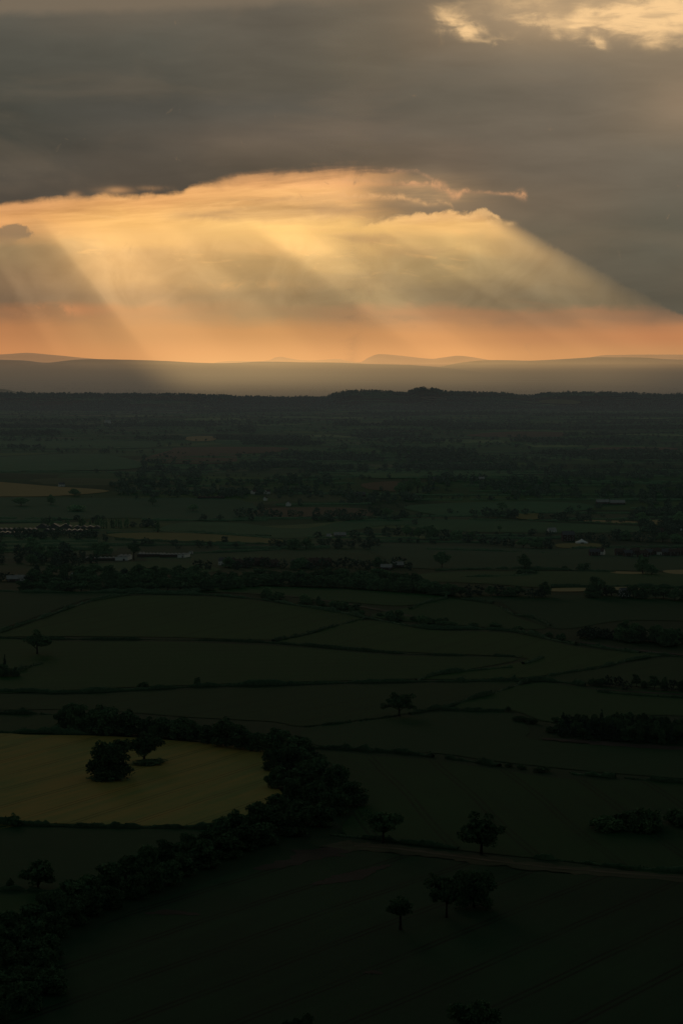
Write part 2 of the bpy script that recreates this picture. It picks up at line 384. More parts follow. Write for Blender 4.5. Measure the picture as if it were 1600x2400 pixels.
def field(c, c2=None, ang=None, gap=22.0, tram=.45, streak=.22, patch=.3, wob=5.0, half=.75, ruts=1.7, tint=((.36, 1.04, .50), (1.50, 2.75, 2.80))):
    """crop or grass: broad patches, drilled streaks along ANG (degrees from east), paired wheel lines every GAP metres"""
    c2 = c2 or tuple(v * .72 for v in c)
    def f(k):
        s = k.node('ShaderNodeSeparateXYZ'); k.l.new(k.pos, s.inputs[0])
        x, y = s.outputs[0], s.outputs[1]
        a = R(ang if ang is not None else 20)
        u = k.mad(x, math.cos(a), k.mul(y, math.sin(a)))       # along the rows
        v = k.mad(x, -math.sin(a), k.mul(y, math.cos(a)))      # across them
        big = k.noise(k.vec(k.mul(x, .012), k.mul(y, .007)), 1.0, 4, .55)
        st = k.noise(k.vec(k.mul(u, .010), k.mul(v, .16)), 1.0, 4, .6)
        fine = k.noise(k.pos, .35, 3, .6)
        val = k.add(k.mul(k.sub(big, .5), patch * 3.2), k.add(k.mul(k.sub(st, .5), streak * 3.6), k.mul(k.sub(fine, .5), .6)))
        fac = k.m('ADD', val, .5, clamp=True)
        col = k.mix(fac, (*c2, 1), (*c, 1))
        if ang is not None and tram:
            w = k.mad(k.sub(k.noise(k.vec(k.mul(u, .006), k.mul(v, .002)), 1.0, 2, .5), .5), wob * 2, v)
            ph = k.m('ABSOLUTE', k.sub(k.m('PINGPONG', w, gap / 2), ruts / 2 + .6))
            line = k.sm(half, half * .4, ph)
            line = k.mul(line, k.sm(.32, .55, k.noise(k.vec(k.mul(u, .03), k.mul(v, .05)), 1.0, 3, .6), .45, 1.0))
            col = k.mix(k.mul(line, tram), col, tuple(q * .25 for q in c) + (1,))
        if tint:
            col = k.mix(1.0, col, k.mix(k.sm(1500, 5500, y), (*tint[0], 1), (*tint[1], 1)), 'MULTIPLY')  # distance haze painted in: crop colour lightens further out
        k.put(k.bsdf.inputs['Base Color'], col)
    return f

def leafy(c, c2, scale=.35):
    def f(k):
        n = k.noise(k.pos, scale, 4, .6)
        oi = k.node('ShaderNodeObjectInfo')
        tint = k.mad(oi.outputs['Random'], .5, .80)
        s = k.node('ShaderNodeSeparateXYZ'); k.l.new(k.pos, s.inputs[0])
        tint = k.mul(tint, k.sm(1200, 5200, s.outputs[1], 1.3, 3.0))  # leaves lightened with distance, standing in for haze
        col = k.mix(k.sm(.3, .7, n), (*c, 1), (*c2, 1))
        k.put(k.bsdf.inputs['Base Color'], k.mix(1.0, col, k.vec(tint, tint, tint), 'MULTIPLY'))
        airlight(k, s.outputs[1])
    return f

G = 1.0
M = {}
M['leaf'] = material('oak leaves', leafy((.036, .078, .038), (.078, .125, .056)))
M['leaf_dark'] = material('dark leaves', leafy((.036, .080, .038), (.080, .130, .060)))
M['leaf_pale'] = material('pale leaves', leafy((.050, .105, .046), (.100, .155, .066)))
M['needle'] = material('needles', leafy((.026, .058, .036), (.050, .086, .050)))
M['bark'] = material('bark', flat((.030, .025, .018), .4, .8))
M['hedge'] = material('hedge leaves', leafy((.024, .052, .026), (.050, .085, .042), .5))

def ground_mat(k):
    s = k.node('ShaderNodeSeparateXYZ'); k.l.new(k.pos, s.inputs[0])
    x, y = s.outputs[0], s.outputs[1]
    vor = k.node('ShaderNodeTexVoronoi', voronoi_dimensions='2D', feature='F1')
    wx = k.mad(k.sub(k.noise(k.pos, .004, 2), .5), 110.0, x); wy = k.mad(k.sub(k.noise(k.pos, .005, 2), .5), 110.0, y)
    k.put(vor.inputs['Vector'], k.vec(wx, wy)); vor.inputs['Scale'].default_value = 1 / 230.0
    sc = k.node('ShaderNodeSeparateColor'); k.l.new(vor.outputs['Color'], sc.inputs[0])
    n = k.node('ShaderNodeValToRGB'); n.color_ramp.interpolation = 'CONSTANT'
    stops = [(0, (.036, .062, .032)), (.17, (.028, .050, .030)), (.36, (.045, .072, .036)), (.5, (.024, .042, .026)), (.62, (.070, .082, .036)), (.72, (.034, .060, .030)), (.84, (.085, .072, .044)), (.90, (.038, .066, .034)), (.965, (.14, .12, .058))]
    e = n.color_ramp.elements
    while len(e) < len(stops): e.new(.5)
    for el, (p, c) in zip(e, stops): el.position = p
    for el, (p, c) in zip(e, stops): el.color = (*c, 1)
    k.put(n.inputs[0], sc.outputs[0])
    v = k.mad(k.sub(k.noise(k.pos, .012, 5, .6), .5), .7, 1.0)
    col = k.mix(1.0, n.outputs[0], k.vec(v, v, v), 'MULTIPLY')
    near = k.mix(k.noise(k.pos, .02, 5, .6), (.018, .034, .019, 1), (.036, .058, .032, 1))
    fb = k.sm(3000, 8000, y, 1.1, 1.85)  # far ground brightened in its colour to imitate haze
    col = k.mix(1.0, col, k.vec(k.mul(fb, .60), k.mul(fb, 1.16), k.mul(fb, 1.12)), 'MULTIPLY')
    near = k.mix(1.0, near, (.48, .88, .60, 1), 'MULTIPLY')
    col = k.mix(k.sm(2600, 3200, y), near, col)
    wood = k.mul(k.sm(13000, 13900, y), k.sm(17500, 16800, y))
    wood = k.mul(wood, k.sm(.38, .50, k.noise(k.vec(k.mul(x, .0016), k.mul(y, .0022)), 1.0, 4, .55)))
    col = k.mix(wood, col, k.mix(k.noise(k.pos, .03, 4, .6), (.010, .018, .012, 1), (.030, .044, .024, 1)))
    k.put(k.bsdf.inputs['Base Color'], col)
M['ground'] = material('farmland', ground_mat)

# ------------------------------------------------------------------ mesh and tagging helpers
def new_mesh(name, V, Fq, mat, smooth_=False, Ft=None):
    """mesh from a numpy vertex array and arrays of quads (and triangles)"""
    me = bpy.data.meshes.new(name)
    V = np.asarray(V, np.float32)
    Fq = np.zeros((0, 4), np.int32) if Fq is None or len(Fq) == 0 else np.asarray(Fq, np.int32)
    Ft = np.zeros((0, 3), np.int32) if Ft is None or len(Ft) == 0 else np.asarray(Ft, np.int32)
    me.vertices.add(len(V)); me.vertices.foreach_set('co', V.ravel())
    nl = Fq.size + Ft.size
    me.loops.add(nl); me.loops.foreach_set('vertex_index', np.concatenate([Fq.ravel(), Ft.ravel()]))
    npoly = len(Fq) + len(Ft)
    me.polygons.add(npoly)
    st = np.concatenate([np.arange(len(Fq)) * 4, Fq.size + np.arange(len(Ft)) * 3])
    me.polygons.foreach_set('loop_start', st.astype(np.int32))
    if smooth_: me.polygons.foreach_set('use_smooth', np.ones(npoly, bool))
    me.update(calc_edges=True); me.validate()
    me.materials.append(mat)
    return me

def link(name, me, parent=None):
    o = bpy.data.objects.new(name, me); COL.objects.link(o)
    if parent: o.parent = parent
    return o

def tag(o, label=None, cat=None, group=None, kind=None):
    if label: o['label'] = label
    if cat: o['category'] = cat
    if group: o['group'] = group
    if kind: o['kind'] = kind
    return o

def empty(name, loc, rz=0, label=None, cat=None, group=None):
    o = bpy.data.objects.new(name, None); COL.objects.link(o)
    o.location = loc; o.rotation_euler = (0, 0, rz); o.empty_display_size = 2
    return tag(o, label, cat, group)

# ------------------------------------------------------------------ the ground: one sheet to beyond the hills
def build_ground():
    rows = np.concatenate([np.linspace(-500, 560, 24), np.geomspace(575, 62000, 430)])
    u = np.concatenate([-np.geomspace(1.6, .21, 22), np.linspace(-.2, .2, 170), np.geomspace(.21, 1.6, 22)])
    YY, UU = np.meshgrid(rows, u, indexing='ij')
    XX = UU * (np.maximum(YY, 0) + 420)
    V = np.stack([XX, YY, H(XX, YY)], -1).reshape(-1, 3)
    n, m = YY.shape
    i = (np.arange(n - 1)[:, None] * m + np.arange(m - 1)[None]).ravel()
    F = np.stack([i, i + 1, i + m + 1, i + m], -1)
    o = link('ground', new_mesh('ground', V, F, M['ground'], True))
    tag(o, 'dark green farmland plain running out to the hazy hills', kind='structure')
build_ground()

def catmull(P, n=6, closed=False):
    P = np.asarray(P, float); out = []
    N = len(P)
    for i in range(N if closed else N - 1):
        if closed: a, b, c, d = P[(i - 1) % N], P[i], P[(i + 1) % N], P[(i + 2) % N]
        else: a, b, c, d = P[max(i - 1, 0)], P[i], P[i + 1], P[min(i + 2, N - 1)]
        for t in np.arange(n) / n:
            out.append(.5 * ((2 * b) + (c - a) * t + (2 * a - 5 * b + 4 * c - d) * t * t + (3 * b - a - 3 * c + d) * t ** 3))
    if not closed: out.append(P[-1])
    return np.array(out)

def sheet(name, pts, mat, label, off=0.16, px=True, curved=True):
    """a field or track: a thin sheet draped over the terrain inside an outline"""
    P = ground(*zip(*pts))[:, :2] if px else np.asarray(pts, float)
    if curved: P = catmull(P, 4, True)
    bm = bmesh.new()
    bm.faces.new([bm.verts.new((a, b, 0)) for a, b in P])
    bmesh.ops.triangulate(bm, faces=bm.faces[:])
    y0, y1 = P[:, 1].min(), P[:, 1].max(); x0, x1 = P[:, 0].min(), P[:, 0].max()
    step = max(14.0, (y0 + y1) * .5 * .011)
    for lo, hi, ax in ((y0, y1, 1), (x0, x1, 0)):
        for q in np.arange(lo + step, hi, step):
            co = [0, 0, 0]; no = [0, 0, 0]; co[ax] = q; no[ax] = 1
            bmesh.ops.bisect_plane(bm, geom=bm.verts[:] + bm.edges[:] + bm.faces[:], plane_co=co, plane_no=no, dist=1e-4)
    xy = np.array([v.co[:2] for v in bm.verts])
    z = H(xy[:, 0], xy[:, 1]) + off + .00006 * xy[:, 1]
    for v, zz in zip(bm.verts, z): v.co.z = zz
    for f in bm.faces:
        f.smooth = True
        if f.normal.z < 0: f.normal_flip()
    bmesh.ops.recalc_face_normals(bm, faces=bm.faces[:])
    if sum(f.normal.z for f in bm.faces) < 0:
        bmesh.ops.reverse_faces(bm, faces=bm.faces[:])
    me = bpy.data.meshes.new(name); bm.to_mesh(me); bm.free(); me.materials.append(mat)
    o = link(name, me)
    return tag(o, label, kind='structure')

def heading(a, b):
    """direction on the ground, degrees from east, of the line between two photo points"""
    p, q = ground([a[0], b[0]], [a[1], b[1]])
    return math.degrees(math.atan2(q[1] - p[1], q[0] - p[0]))

def build_fields():
    angA = heading((825, 2382), (1540, 2073)); angB = heading((960, 1785), (1100, 1920)); angC = heading((1000, 1500), (1180, 1450))
    def across(p, q, ang):
        a, b = ground([p[0], q[0]], [p[1], q[1]]); t = R(ang)
        return abs((b - a)[0] * -math.sin(t) + (b - a)[1] * math.cos(t))
    gapA = across((800, 2287), (825, 2382), angA)
    gapB = across((1040, 1850), (1210, 1868), angB)
    print('tramlines', angA, gapA, angB, gapB, angC)
    gap = lambda g: g if 12 < g < 60 else 24
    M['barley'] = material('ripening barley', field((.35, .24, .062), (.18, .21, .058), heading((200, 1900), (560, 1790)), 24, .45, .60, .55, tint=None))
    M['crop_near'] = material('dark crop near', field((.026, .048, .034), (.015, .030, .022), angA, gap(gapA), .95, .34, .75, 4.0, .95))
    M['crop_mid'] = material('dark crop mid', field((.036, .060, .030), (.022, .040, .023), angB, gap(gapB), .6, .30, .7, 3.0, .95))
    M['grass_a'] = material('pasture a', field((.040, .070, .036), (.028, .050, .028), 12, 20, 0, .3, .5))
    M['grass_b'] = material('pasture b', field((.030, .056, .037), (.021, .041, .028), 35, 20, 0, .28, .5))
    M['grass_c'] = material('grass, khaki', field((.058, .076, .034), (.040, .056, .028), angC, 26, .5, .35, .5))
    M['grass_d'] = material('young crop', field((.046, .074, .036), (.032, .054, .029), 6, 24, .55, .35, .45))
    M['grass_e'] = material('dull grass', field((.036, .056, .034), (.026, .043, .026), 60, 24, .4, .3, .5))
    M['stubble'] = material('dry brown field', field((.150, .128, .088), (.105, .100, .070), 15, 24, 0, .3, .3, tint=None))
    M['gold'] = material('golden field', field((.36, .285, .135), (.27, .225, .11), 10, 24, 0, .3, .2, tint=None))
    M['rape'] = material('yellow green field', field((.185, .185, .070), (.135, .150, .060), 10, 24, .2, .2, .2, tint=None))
    M['track'] = material('dry dirt track', flat((.10, .085, .055), .5, .12))
    M['soil'] = material('bare earth', flat((.040, .034, .026), .6, .06))
    M['verge'] = material('rough verge', flat((.050, .058, .030), .7, .09))
    F = lambda mat, label, pts, name='field', off=.16: sheet(name, pts, M[mat], label, off)
    F('barley', 'golden barley field with two spreading oaks standing in it',
      [(-90, 1722), (60, 1723), (250, 1726), (430, 1738), (560, 1750), (600, 1752), (640, 1762), (636, 1790), (640, 1830), (664, 1868), (640, 1892), (590, 1925), (520, 1940), (300, 1935), (100, 1930), (-90, 1926)], 'barley_field')
    F('grass_b', 'blue green field below the barley hedge, hemmed in by the tree belt', [(-90, 1944), (200, 1944), (510, 1948), (440, 1990), (330, 2040), (160, 2088), (-90, 2086)])
    F('grass_a', 'small grass paddock beside the lower end of the tree belt', [(-90, 2092), (120, 2092), (60, 2150), (-90, 2170)])
    F('crop_near', 'nearest dark crop field with paired wheel lines slanting across it',
      [(-190, 2600), (-160, 2420), (40, 2310), (150, 2220), (300, 2140), (480, 2070), (640, 2020), (760, 1992), (860, 1996), (1040, 2016), (1290, 2050), (1780, 2082), (1850, 2600)])
    F('crop_mid', 'dark crop field with wheel lines running downhill, above the dirt track',
      [(800, 1950), (842, 1880), (800, 1810), (745, 1762), (900, 1775), (1030, 1785), (1170, 1806), (1340, 1828), (1720, 1850), (1720, 2046), (1300, 2016), (1080, 1994), (900, 1972)])
    F('grass_b', 'dark green field between the gappy hedge and the conifer plantation',
      [(745, 1748), (718, 1708), (900, 1685), (970, 1676), (1060, 1668), (1190, 1672), (1240, 1710), (1270, 1738), (1720, 1768), (1720, 1826), (1450, 1814), (1170, 1786), (1020, 1766)])
    F('grass_e', 'field above the tree belt with a lone round oak by its hedge',
      [(-90, 1628), (150, 1630), (330, 1622), (660, 1611), (1000, 1603), (1225, 1601), (1050, 1655), (960, 1672), (720, 1702), (640, 1692), (450, 1682), (200, 1664), (-90, 1662)])
    F('grass_e', 'narrow grass strip between the barley and the hedge above it', [(-90, 1674), (150, 1676), (300, 1690), (560, 1728), (430, 1732), (250, 1720), (-90, 1716)])
    F('grass_a', 'rough field running up to the conifer plantation', [(1245, 1602), (1370, 1612), (1720, 1634), (1720, 1680), (1500, 1676), (1300, 1694), (1200, 1666), (1065, 1656)])
    F('grass_d', 'long khaki green field between two level hedges',
      [(-90, 1503), (150, 1504), (400, 1505), (700, 1518), (940, 1538), (1215, 1544), (1030, 1580), (960, 1592), (660, 1599), (330, 1610), (150, 1618), (-90, 1615)])
    F('grass_c', 'domed field under the scrubby hedge, crossed by a slanting hedge',
      [(-90, 1493), (0, 1486), (200, 1416), (300, 1398), (450, 1398), (600, 1408), (850, 1451), (720, 1486), (640, 1500), (400, 1494), (160, 1492)])
    F('grass_b', 'field in the corner left of the slanting hedge', [(-90, 1388), (290, 1391), (200, 1406), (0, 1475), (-90, 1490)])
    F('grass_c', 'brighter curved field under the long scrubby hedge',
      [(655, 1503), (720, 1490), (862, 1455), (1000, 1477), (1200, 1485), (1350, 1517), (1480, 1530), (1540, 1537), (1410, 1560), (1235, 1588), (985, 1592), (1040, 1582), (1236, 1544), (940, 1528), (700, 1509)])
    F('grass_e', 'dull field right of the curved hedge', [(1565, 1542), (1720, 1552), (1720, 1618), (1400, 1602), (1255, 1592), (1422, 1566)])
    F('grass_a', 'green field between the scrubby hedge and the forked hedge',
      [(870, 1446), (955, 1425), (1045, 1404), (1090, 1408), (1160, 1420), (1205, 1446), (1280, 1472), (1200, 1474), (1080, 1466)])
    F('grass_b', 'green field above the wood at the right edge', [(1095, 1402), (1300, 1396), (1720, 1402), (1720, 1452), (1460, 1455), (1310, 1475), (1215, 1440), (1170, 1412)])
    F('grass_d', 'field squeezed between the middle wood and the scrubby hedge', [(470, 1386), (560, 1374), (800, 1382), (1035, 1398), (950, 1420), (820, 1412), (640, 1394)])
    # further out
    F('grass_d', 'long level field before the wood at the right', [(560, 1352), (900, 1356), (1080, 1340), (1720, 1348), (1720, 1374), (1300, 1378), (1080, 1366)], off=.25)
    F('grass_b', 'wide dark field with a round tree standing in it', [(880, 1276), (1300, 1288), (1350, 1280), (1720, 1302), (1720, 1338), (1000, 1334), (900, 1308)], off=.25)
    F('rape', 'yellow green strip field behind the white sheds', [(255, 1252), (400, 1249), (560, 1257), (662, 1266), (640, 1274), (470, 1270), (300, 1263)], off=.3)
    F('grass_a', 'green field along the row of tall poplars', [(380, 1246), (420, 1226), (560, 1226), (700, 1240), (900, 1214), (1500, 1234), (1480, 1248), (1100, 1247), (900, 1232), (700, 1262), (560, 1254)], off=.25)
    F('grass_d', 'pale green field behind the dark wood at the left', [(-90, 1264), (180, 1262), (240, 1285), (150, 1292), (-90, 1294)], off=.3)
    F('grass_a', 'green field between the village and the middle wood', [(130, 1334), (220, 1322), (400, 1316), (520, 1336), (380, 1346)], off=.25)
    F('stubble', 'brown field crossed by a line of round trees', [(615, 1192), (845, 1192), (850, 1213), (615, 1212)], off=.3)
    F('stubble', 'brown field beside the dark grove', [(850, 1134), (935, 1129), (935, 1151), (865, 1147)], off=.3)
    F('grass_e', 'wide grey green field above the row of poplars', [(-90, 1170), (250, 1168), (560, 1172), (600, 1212), (520, 1222), (300, 1215), (-90, 1222)], off=.3)
    F('gold', 'golden field that runs out to a point at the left edge', [(-90, 1124), (0, 1130), (120, 1140), (258, 1151), (130, 1163), (0, 1164), (-90, 1163)], off=.3)
    F('gold', 'thin golden strip beside the round tree before the wood', [(1288, 1380), (1375, 1379), (1376, 1386), (1290, 1387)], off=.3)
    F('gold', 'short golden strip behind the white house in the hedge', [(1430, 1377), (1490, 1377), (1490, 1385), (1425, 1384)], off=.3)
    F('gold', 'thin golden strip left of the big dark tree', [(1430, 1340), (1502, 1342), (1502, 1346), (1445, 1345)], off=.3)
    F('gold', 'golden patch right of the big dark tree', [(1562, 1337), (1720, 1338), (1720, 1348), (1582, 1346)], off=.3)
    F('gold', 'pale golden field edge among the far trees', [(1378, 1219), (1490, 1223), (1490, 1228), (1380, 1224)], off=.3)
    F('gold', 'tiny golden field behind the far trees', [(1520, 1220), (1556, 1221), (1556, 1229), (1522, 1229)], off=.3)
    F('rape', 'bright lawn in front of the white marquee', [(1308, 1275), (1390, 1274), (1412, 1281), (1340, 1285), (1306, 1283)], off=.3)
    F('rape', 'small bright green paddock between round trees', [(1212, 1203), (1262, 1205), (1262, 1217), (1214, 1216)], off=.3)
    F('stubble', 'olive field with a row of small trees along it', [(340, 1082), (400, 1056), (430, 1049), (660, 1049), (650, 1060), (560, 1066), (540, 1086)], off=.5)
    F('gold', 'small pale field before the long dark wood', [(436, 1025), (500, 1023), (500, 1033), (446, 1034)], off=.5)
    F('stubble', 'pale khaki field far out beyond the hedgerow trees', [(1090, 1021), (1200, 1012), (1318, 1014), (1312, 1024), (1210, 1027)], off=.6)
    F('stubble', 'long pale strip field far out toward the ridge', [(1380, 1052), (1440, 1049), (1570, 1050), (1570, 1055), (1400, 1058)], off=.6)
    F('grass_d', 'far field in front of the long dark wood', [(-90, 1034), (100, 1030), (360, 1036), (350, 1050), (100, 1052), (-90, 1050)], off=.6)
    F('grass_a', 'far green field with scattered single trees', [(-90, 1078), (200, 1064), (330, 1084), (300, 1100), (100, 1104), (-90, 1104)], off=.6)
    F('grass_c', 'olive field below the far hedgerow', [(820, 1108), (1000, 1104), (1180, 1108), (1170, 1118), (900, 1122)], off=.5)
    F('grass_a', 'green field left of the white sheds on the right', [(960, 1185), (1180, 1176), (1360, 1180), (1370, 1196), (1100, 1210), (980, 1200)], off=.3)
    F('stubble', 'pale clearing on the flank of the wooded ridge', [(985, 932), (1010, 930), (1045, 934), (1042, 939), (1005, 938)], off=1.5)
    F('rape', 'yellowish field on the flank of the wooded ridge', [(1262, 940), (1330, 938), (1360, 943), (1340, 948), (1280, 946)], off=1.5)
    # dirt track, verges, bare patches
    def strip(px, widths, mat, name, label, off, lift=0):
        c = catmull(ground(*zip(*px))[:, :2], 6)
        t = np.gradient(c, axis=0); t /= np.linalg.norm(t, axis=1)[:, None]
        nrm = np.stack([-t[:, 1], t[:, 0]], -1)
        w = np.interp(np.linspace(0, 1, len(c)), np.linspace(0, 1, len(widths)), widths)[:, None]
        w = w * (1 + .25 * RNG.standard_normal(w.shape))
        pts = np.concatenate([c + nrm * w, (c - nrm * w)[::-1]])
        return sheet(name, pts, M[mat], label, off, px=False, curved=False)
    tr = [(780, 1978), (830, 1985), (920, 1991), (1040, 2006), (1150, 2020), (1290, 2036), (1400, 2045), (1540, 2056), (1720, 2066)]
    strip(tr, [9, 8, 9, 7, 6], 'verge', 'verge', 'rough grassy margin along the dirt track', .24)
    strip([(a, b - 1) for a, b in tr[1:]], [.7, 1.5, 1.3, .9, 1.2, .8], 'track', 'path', 'pale dirt track running along the field margin', .32)
    strip([(600, 2040), (690, 2020), (760, 1998), (830, 1990)], [2, 7, 9, 4], 'soil', 'verge', 'bare brown earth at the tail of the tree belt', .22)
    strip([(730, 2075), (800, 2062), (870, 2040), (915, 2028)], [1, 6, 4, 1], 'soil', 'verge', 'bare brown patch in the nearest crop field', .24)
    strip([(340, 2143), (400, 2140), (470, 2146)], [1, 4, 1], 'soil', 'verge', 'small bare patch near the tree belt', .24)
    strip([(850, 2282), (875, 2281), (895, 2285)], [.6, 2.6, .6], 'soil', 'verge', 'tiny bare patch low in the nearest crop field', .24)
    strip([(1268, 1732), (1330, 1736), (1420, 1744), (1600, 1756), (1700, 1762)], [2, 6, 7, 5], 'soil', 'path', 'reddish earth track below the conifer plantation', .24)
    strip([(1350, 1505), (1410, 1513), (1440, 1519), (1560, 1532), (1700, 1546)], [1.5, 3, 3, 3], 'soil', 'path', 'pale field track along the hedge at the right', .24)
    strip([(480, 1386), (700, 1400), (900, 1432), (1010, 1456)], [1, 4, 4, 1], 'verge', 'verge', 'rough bank under the scrubby hedge', .24)
    strip([(1370, 1613), (1480, 1622), (1720, 1636)], [1, 3, 2], 'soil', 'path', 'brown margin below the scattered bushes at the right', .24)
build_fields()

# ------------------------------------------------------------------ trees
def unit(n):
    v = RNG.standard_normal((n, 3)); return v / np.linalg.norm(v, axis=1)[:, None]

def leaf_quads(P, size):
    """small leaf-spray faces at points P"""
    n = len(P); a = unit(n); b = np.cross(a, unit(n)); b /= np.maximum(np.linalg.norm(b, axis=1), 1e-6)[:, None]
    s = (np.asarray(size) * RNG.uniform(.6, 1.35, n))[:, None]
    a = a * s; b = b * s * .75
    V = np.stack([P - a, P - b * .8, P + a, P + b], 1).reshape(-1, 3)
    F = np.arange(4 * n).reshape(n, 4)
    return V, F

def clumps(C, r, per, size):
    out = []
    for c, rr in zip(C, r):
        m = max(6, int(per * rr * rr))
        d = unit(m); d[:, 2] = np.abs(d[:, 2]) * RNG.choice([1, 1, 1, -.7], m)
        out.append(c + d * (rr * RNG.uniform(.35, 1.05, m) ** .6)[:, None] * np.array([1, 1, .8]))
    return leaf_quads(np.concatenate(out), size)

def tubes(paths):
    """tapered limbs: [(points, radii)]"""
    V = []; F = []; o = 0
    for pts, rad in paths:
        pts = np.asarray(pts, float)
        for i, (p, r) in enumerate(zip(pts, rad)):
            d = pts[min(i + 1, len(pts) - 1)] - pts[max(i - 1, 0)]; d /= np.linalg.norm(d)
            u = np.cross(d, (0.31, .95, .05)); u /= np.linalg.norm(u); w = np.cross(d, u)
            for k in range(6):
                t = k * math.pi / 3
                V.append(p + r * (math.cos(t) * u + math.sin(t) * w))
        for i in range(len(pts) - 1):
            for k in range(6):
                a = o + i * 6 + k; b = o + i * 6 + (k + 1) % 6
                F.append((a, b, b + 6, a + 6))
        o = len(V)
    return np.array(V), np.array(F)

def make_kind(name, W, Ht, base, n, rmin, rmax, leaf, per, mat, shape='dome', limbs=7):
    """returns (trunk mesh, crown mesh, W, Ht)"""
    C = []; rr = []
    cz = base + (Ht - base) * .45
    # a few heavy boughs of unequal reach make the outline lumpy, with gaps between them
    lobes = [np.array([0, 0, base + (Ht - base) * .62, W * .26])]
    for i in range(7):
        a = i * .898 + RNG.uniform(-.35, .35); q = RNG.uniform(.24, .36) * W
        lobes.append(np.array([math.cos(a) * q, math.sin(a) * q, base + (Ht - base) * RNG.uniform(.22, .60), W * RNG.uniform(.13, .21)]))
    if base < 1:
        for i in range(5):
            a = i * 1.257 + RNG.uniform(-.3, .3)
            lobes.append(np.array([math.cos(a) * W * .26, math.sin(a) * W * .26, base + Ht * .13, W * .15]))
    while len(C) < n:
        if shape == 'dome':
            L = lobes[RNG.integers(len(lobes))]
            p = L[:3] + unit(1)[0] * RNG.random() ** .4 * L[3] * np.array([1, 1, .72]); r = RNG.uniform(rmin, rmax)
            k = max(0.0, math.hypot(p[0], p[1]) + r - W / 2); p[:2] *= 1 - k / max(math.hypot(p[0], p[1]), .1)
            p[2] = min(p[2], Ht - r * .7); p[2] = max(p[2], base + r * .5)
        elif shape == 'column':
            z = RNG.uniform(base, Ht); f = (1 - (abs(z - Ht * .4) / (Ht * .62)) ** 2.2)
            a = RNG.uniform(0, 6.28); p = np.array([math.cos(a), math.sin(a), 0]) * W * .33 * max(f, .12) * RNG.uniform(.2, 1) + (0, 0, z); r = RNG.uniform(rmin, rmax) * max(f, .35)
        elif shape == 'cone':
            z = base + (Ht - base) * RNG.random() ** 1.5; f = 1 - (z - base) / (Ht - base)
            a = RNG.uniform(0, 6.28); p = np.array([math.cos(a), math.sin(a), 0]) * (W * .42 * f) * RNG.uniform(.3, 1) + (0, 0, z); r = RNG.uniform(rmin, rmax) * (.3 + .7 * f)
        C.append(p); rr.append(r)
    C = np.array(C); rr = np.array(rr)
    V, F = clumps(C, rr, per, leaf)
    # shaded interior so that the crown is dense in the middle
    m = int(n * 9); d = unit(m) * (RNG.random(m) ** .4)[:, None]
    ax = {'dome': (W * .28, W * .28, (Ht - base) * .30), 'column': (W * .22, W * .22, (Ht - base) * .4), 'cone': (W * .16, W * .16, (Ht - base) * .4)}[shape]
    V2, F2 = leaf_quads(d * np.array(ax) + (0, 0, cz), leaf * 2.0)
    V = np.concatenate([V, V2]); F = np.concatenate([F, F2 + len(V) - len(V2)])
    W = float(np.ptp(V[:, :2], axis=0).mean()); Ht = float(V[:, 2].max())
    crown = new_mesh('crown', V, F, M[mat])
    tr = max(.16, Ht * .034)
    paths = [([(0, 0, -.6), (0, 0, base * .5), (.1, .05, base + .6), (0, .1, cz), (.1, 0, Ht * .8)], [tr * 1.5, tr, tr * .85, tr * .5, tr * .15])]
    far = np.argsort(-np.linalg.norm(C[:, :2], axis=1))[::max(1, n // max(limbs, 1))][:limbs]
    for i in far:
        st = np.array([0, 0, base + RNG.uniform(0, .3) * (Ht - base)])
        paths.append(([st, (st + C[i]) / 2 + (0, 0, .4), C[i]], [tr * .5, tr * .3, tr * .1]))
    TV, TF = tubes(paths)
    return new_mesh('trunk', TV, TF, M['bark']), crown, W, Ht

KINDS = {
    'oak': [make_kind('oak', 17, 14, 2.6, 46, 1.0, 2.1, .40, 27, 'leaf') for _ in range(4)],
    'bushy': [make_kind('bushy', 17, 14, .4, 62, 1.3, 2.5, .40, 26, 'leaf') for _ in range(3)],
    'tall': [make_kind('tall', 11, 15, 4.5, 34, 1.1, 2.1, .38, 28, 'leaf') for _ in range(2)],
    'round': [make_kind('round', 13, 13, 1.2, 42, 1.0, 2.0, .42, 24, 'leaf') for _ in range(3)],
    'belt': [make_kind('belt', 14, 14, .2, 44, 1.3, 2.6, .46, 22, 'leaf_dark') for _ in range(3)],
    'pale': [make_kind('pale', 13, 12, .3, 40, 1.2, 2.3, .45, 22, 'leaf_pale') for _ in range(2)],
    'poplar': [make_kind('poplar', 5, 22, 1.0, 46, .9, 1.5, .45, 22, 'leaf_dark', 'column', 0) for _ in range(2)],
    'conifer': [make_kind('conifer', 7, 18, .8, 46, .9, 1.7, .42, 22, 'needle', 'cone', 0) for _ in range(3)],
    'shrub': [make_kind('shrub', 6, 3.6, .05, 22, .7, 1.2, .26, 44, 'leaf', 'dome', 3) for _ in range(3)],
    'pale_shrub': [make_kind('pale_shrub', 6, 3.2, .05, 22, .6, 1.1, .26, 44, 'leaf_pale', 'dome', 3) for _ in range(2)],
}
NAMES = {'oak': 'oak_tree', 'bushy': 'oak_tree', 'tall': 'tree', 'round': 'tree', 'belt': 'tree', 'pale': 'tree', 'poplar': 'poplar_tree', 'conifer': 'conifer_tree', 'shrub': 'shrub', 'pale_shrub': 'shrub'}
CATS = {'oak_tree': 'tree', 'tree': 'tree', 'poplar_tree': 'tree', 'conifer_tree': 'tree', 'shrub': 'shrub'}
N_TREES = {}
WANTED = []; EXTRA = []
def tree(*a):
    WANTED.append(a)
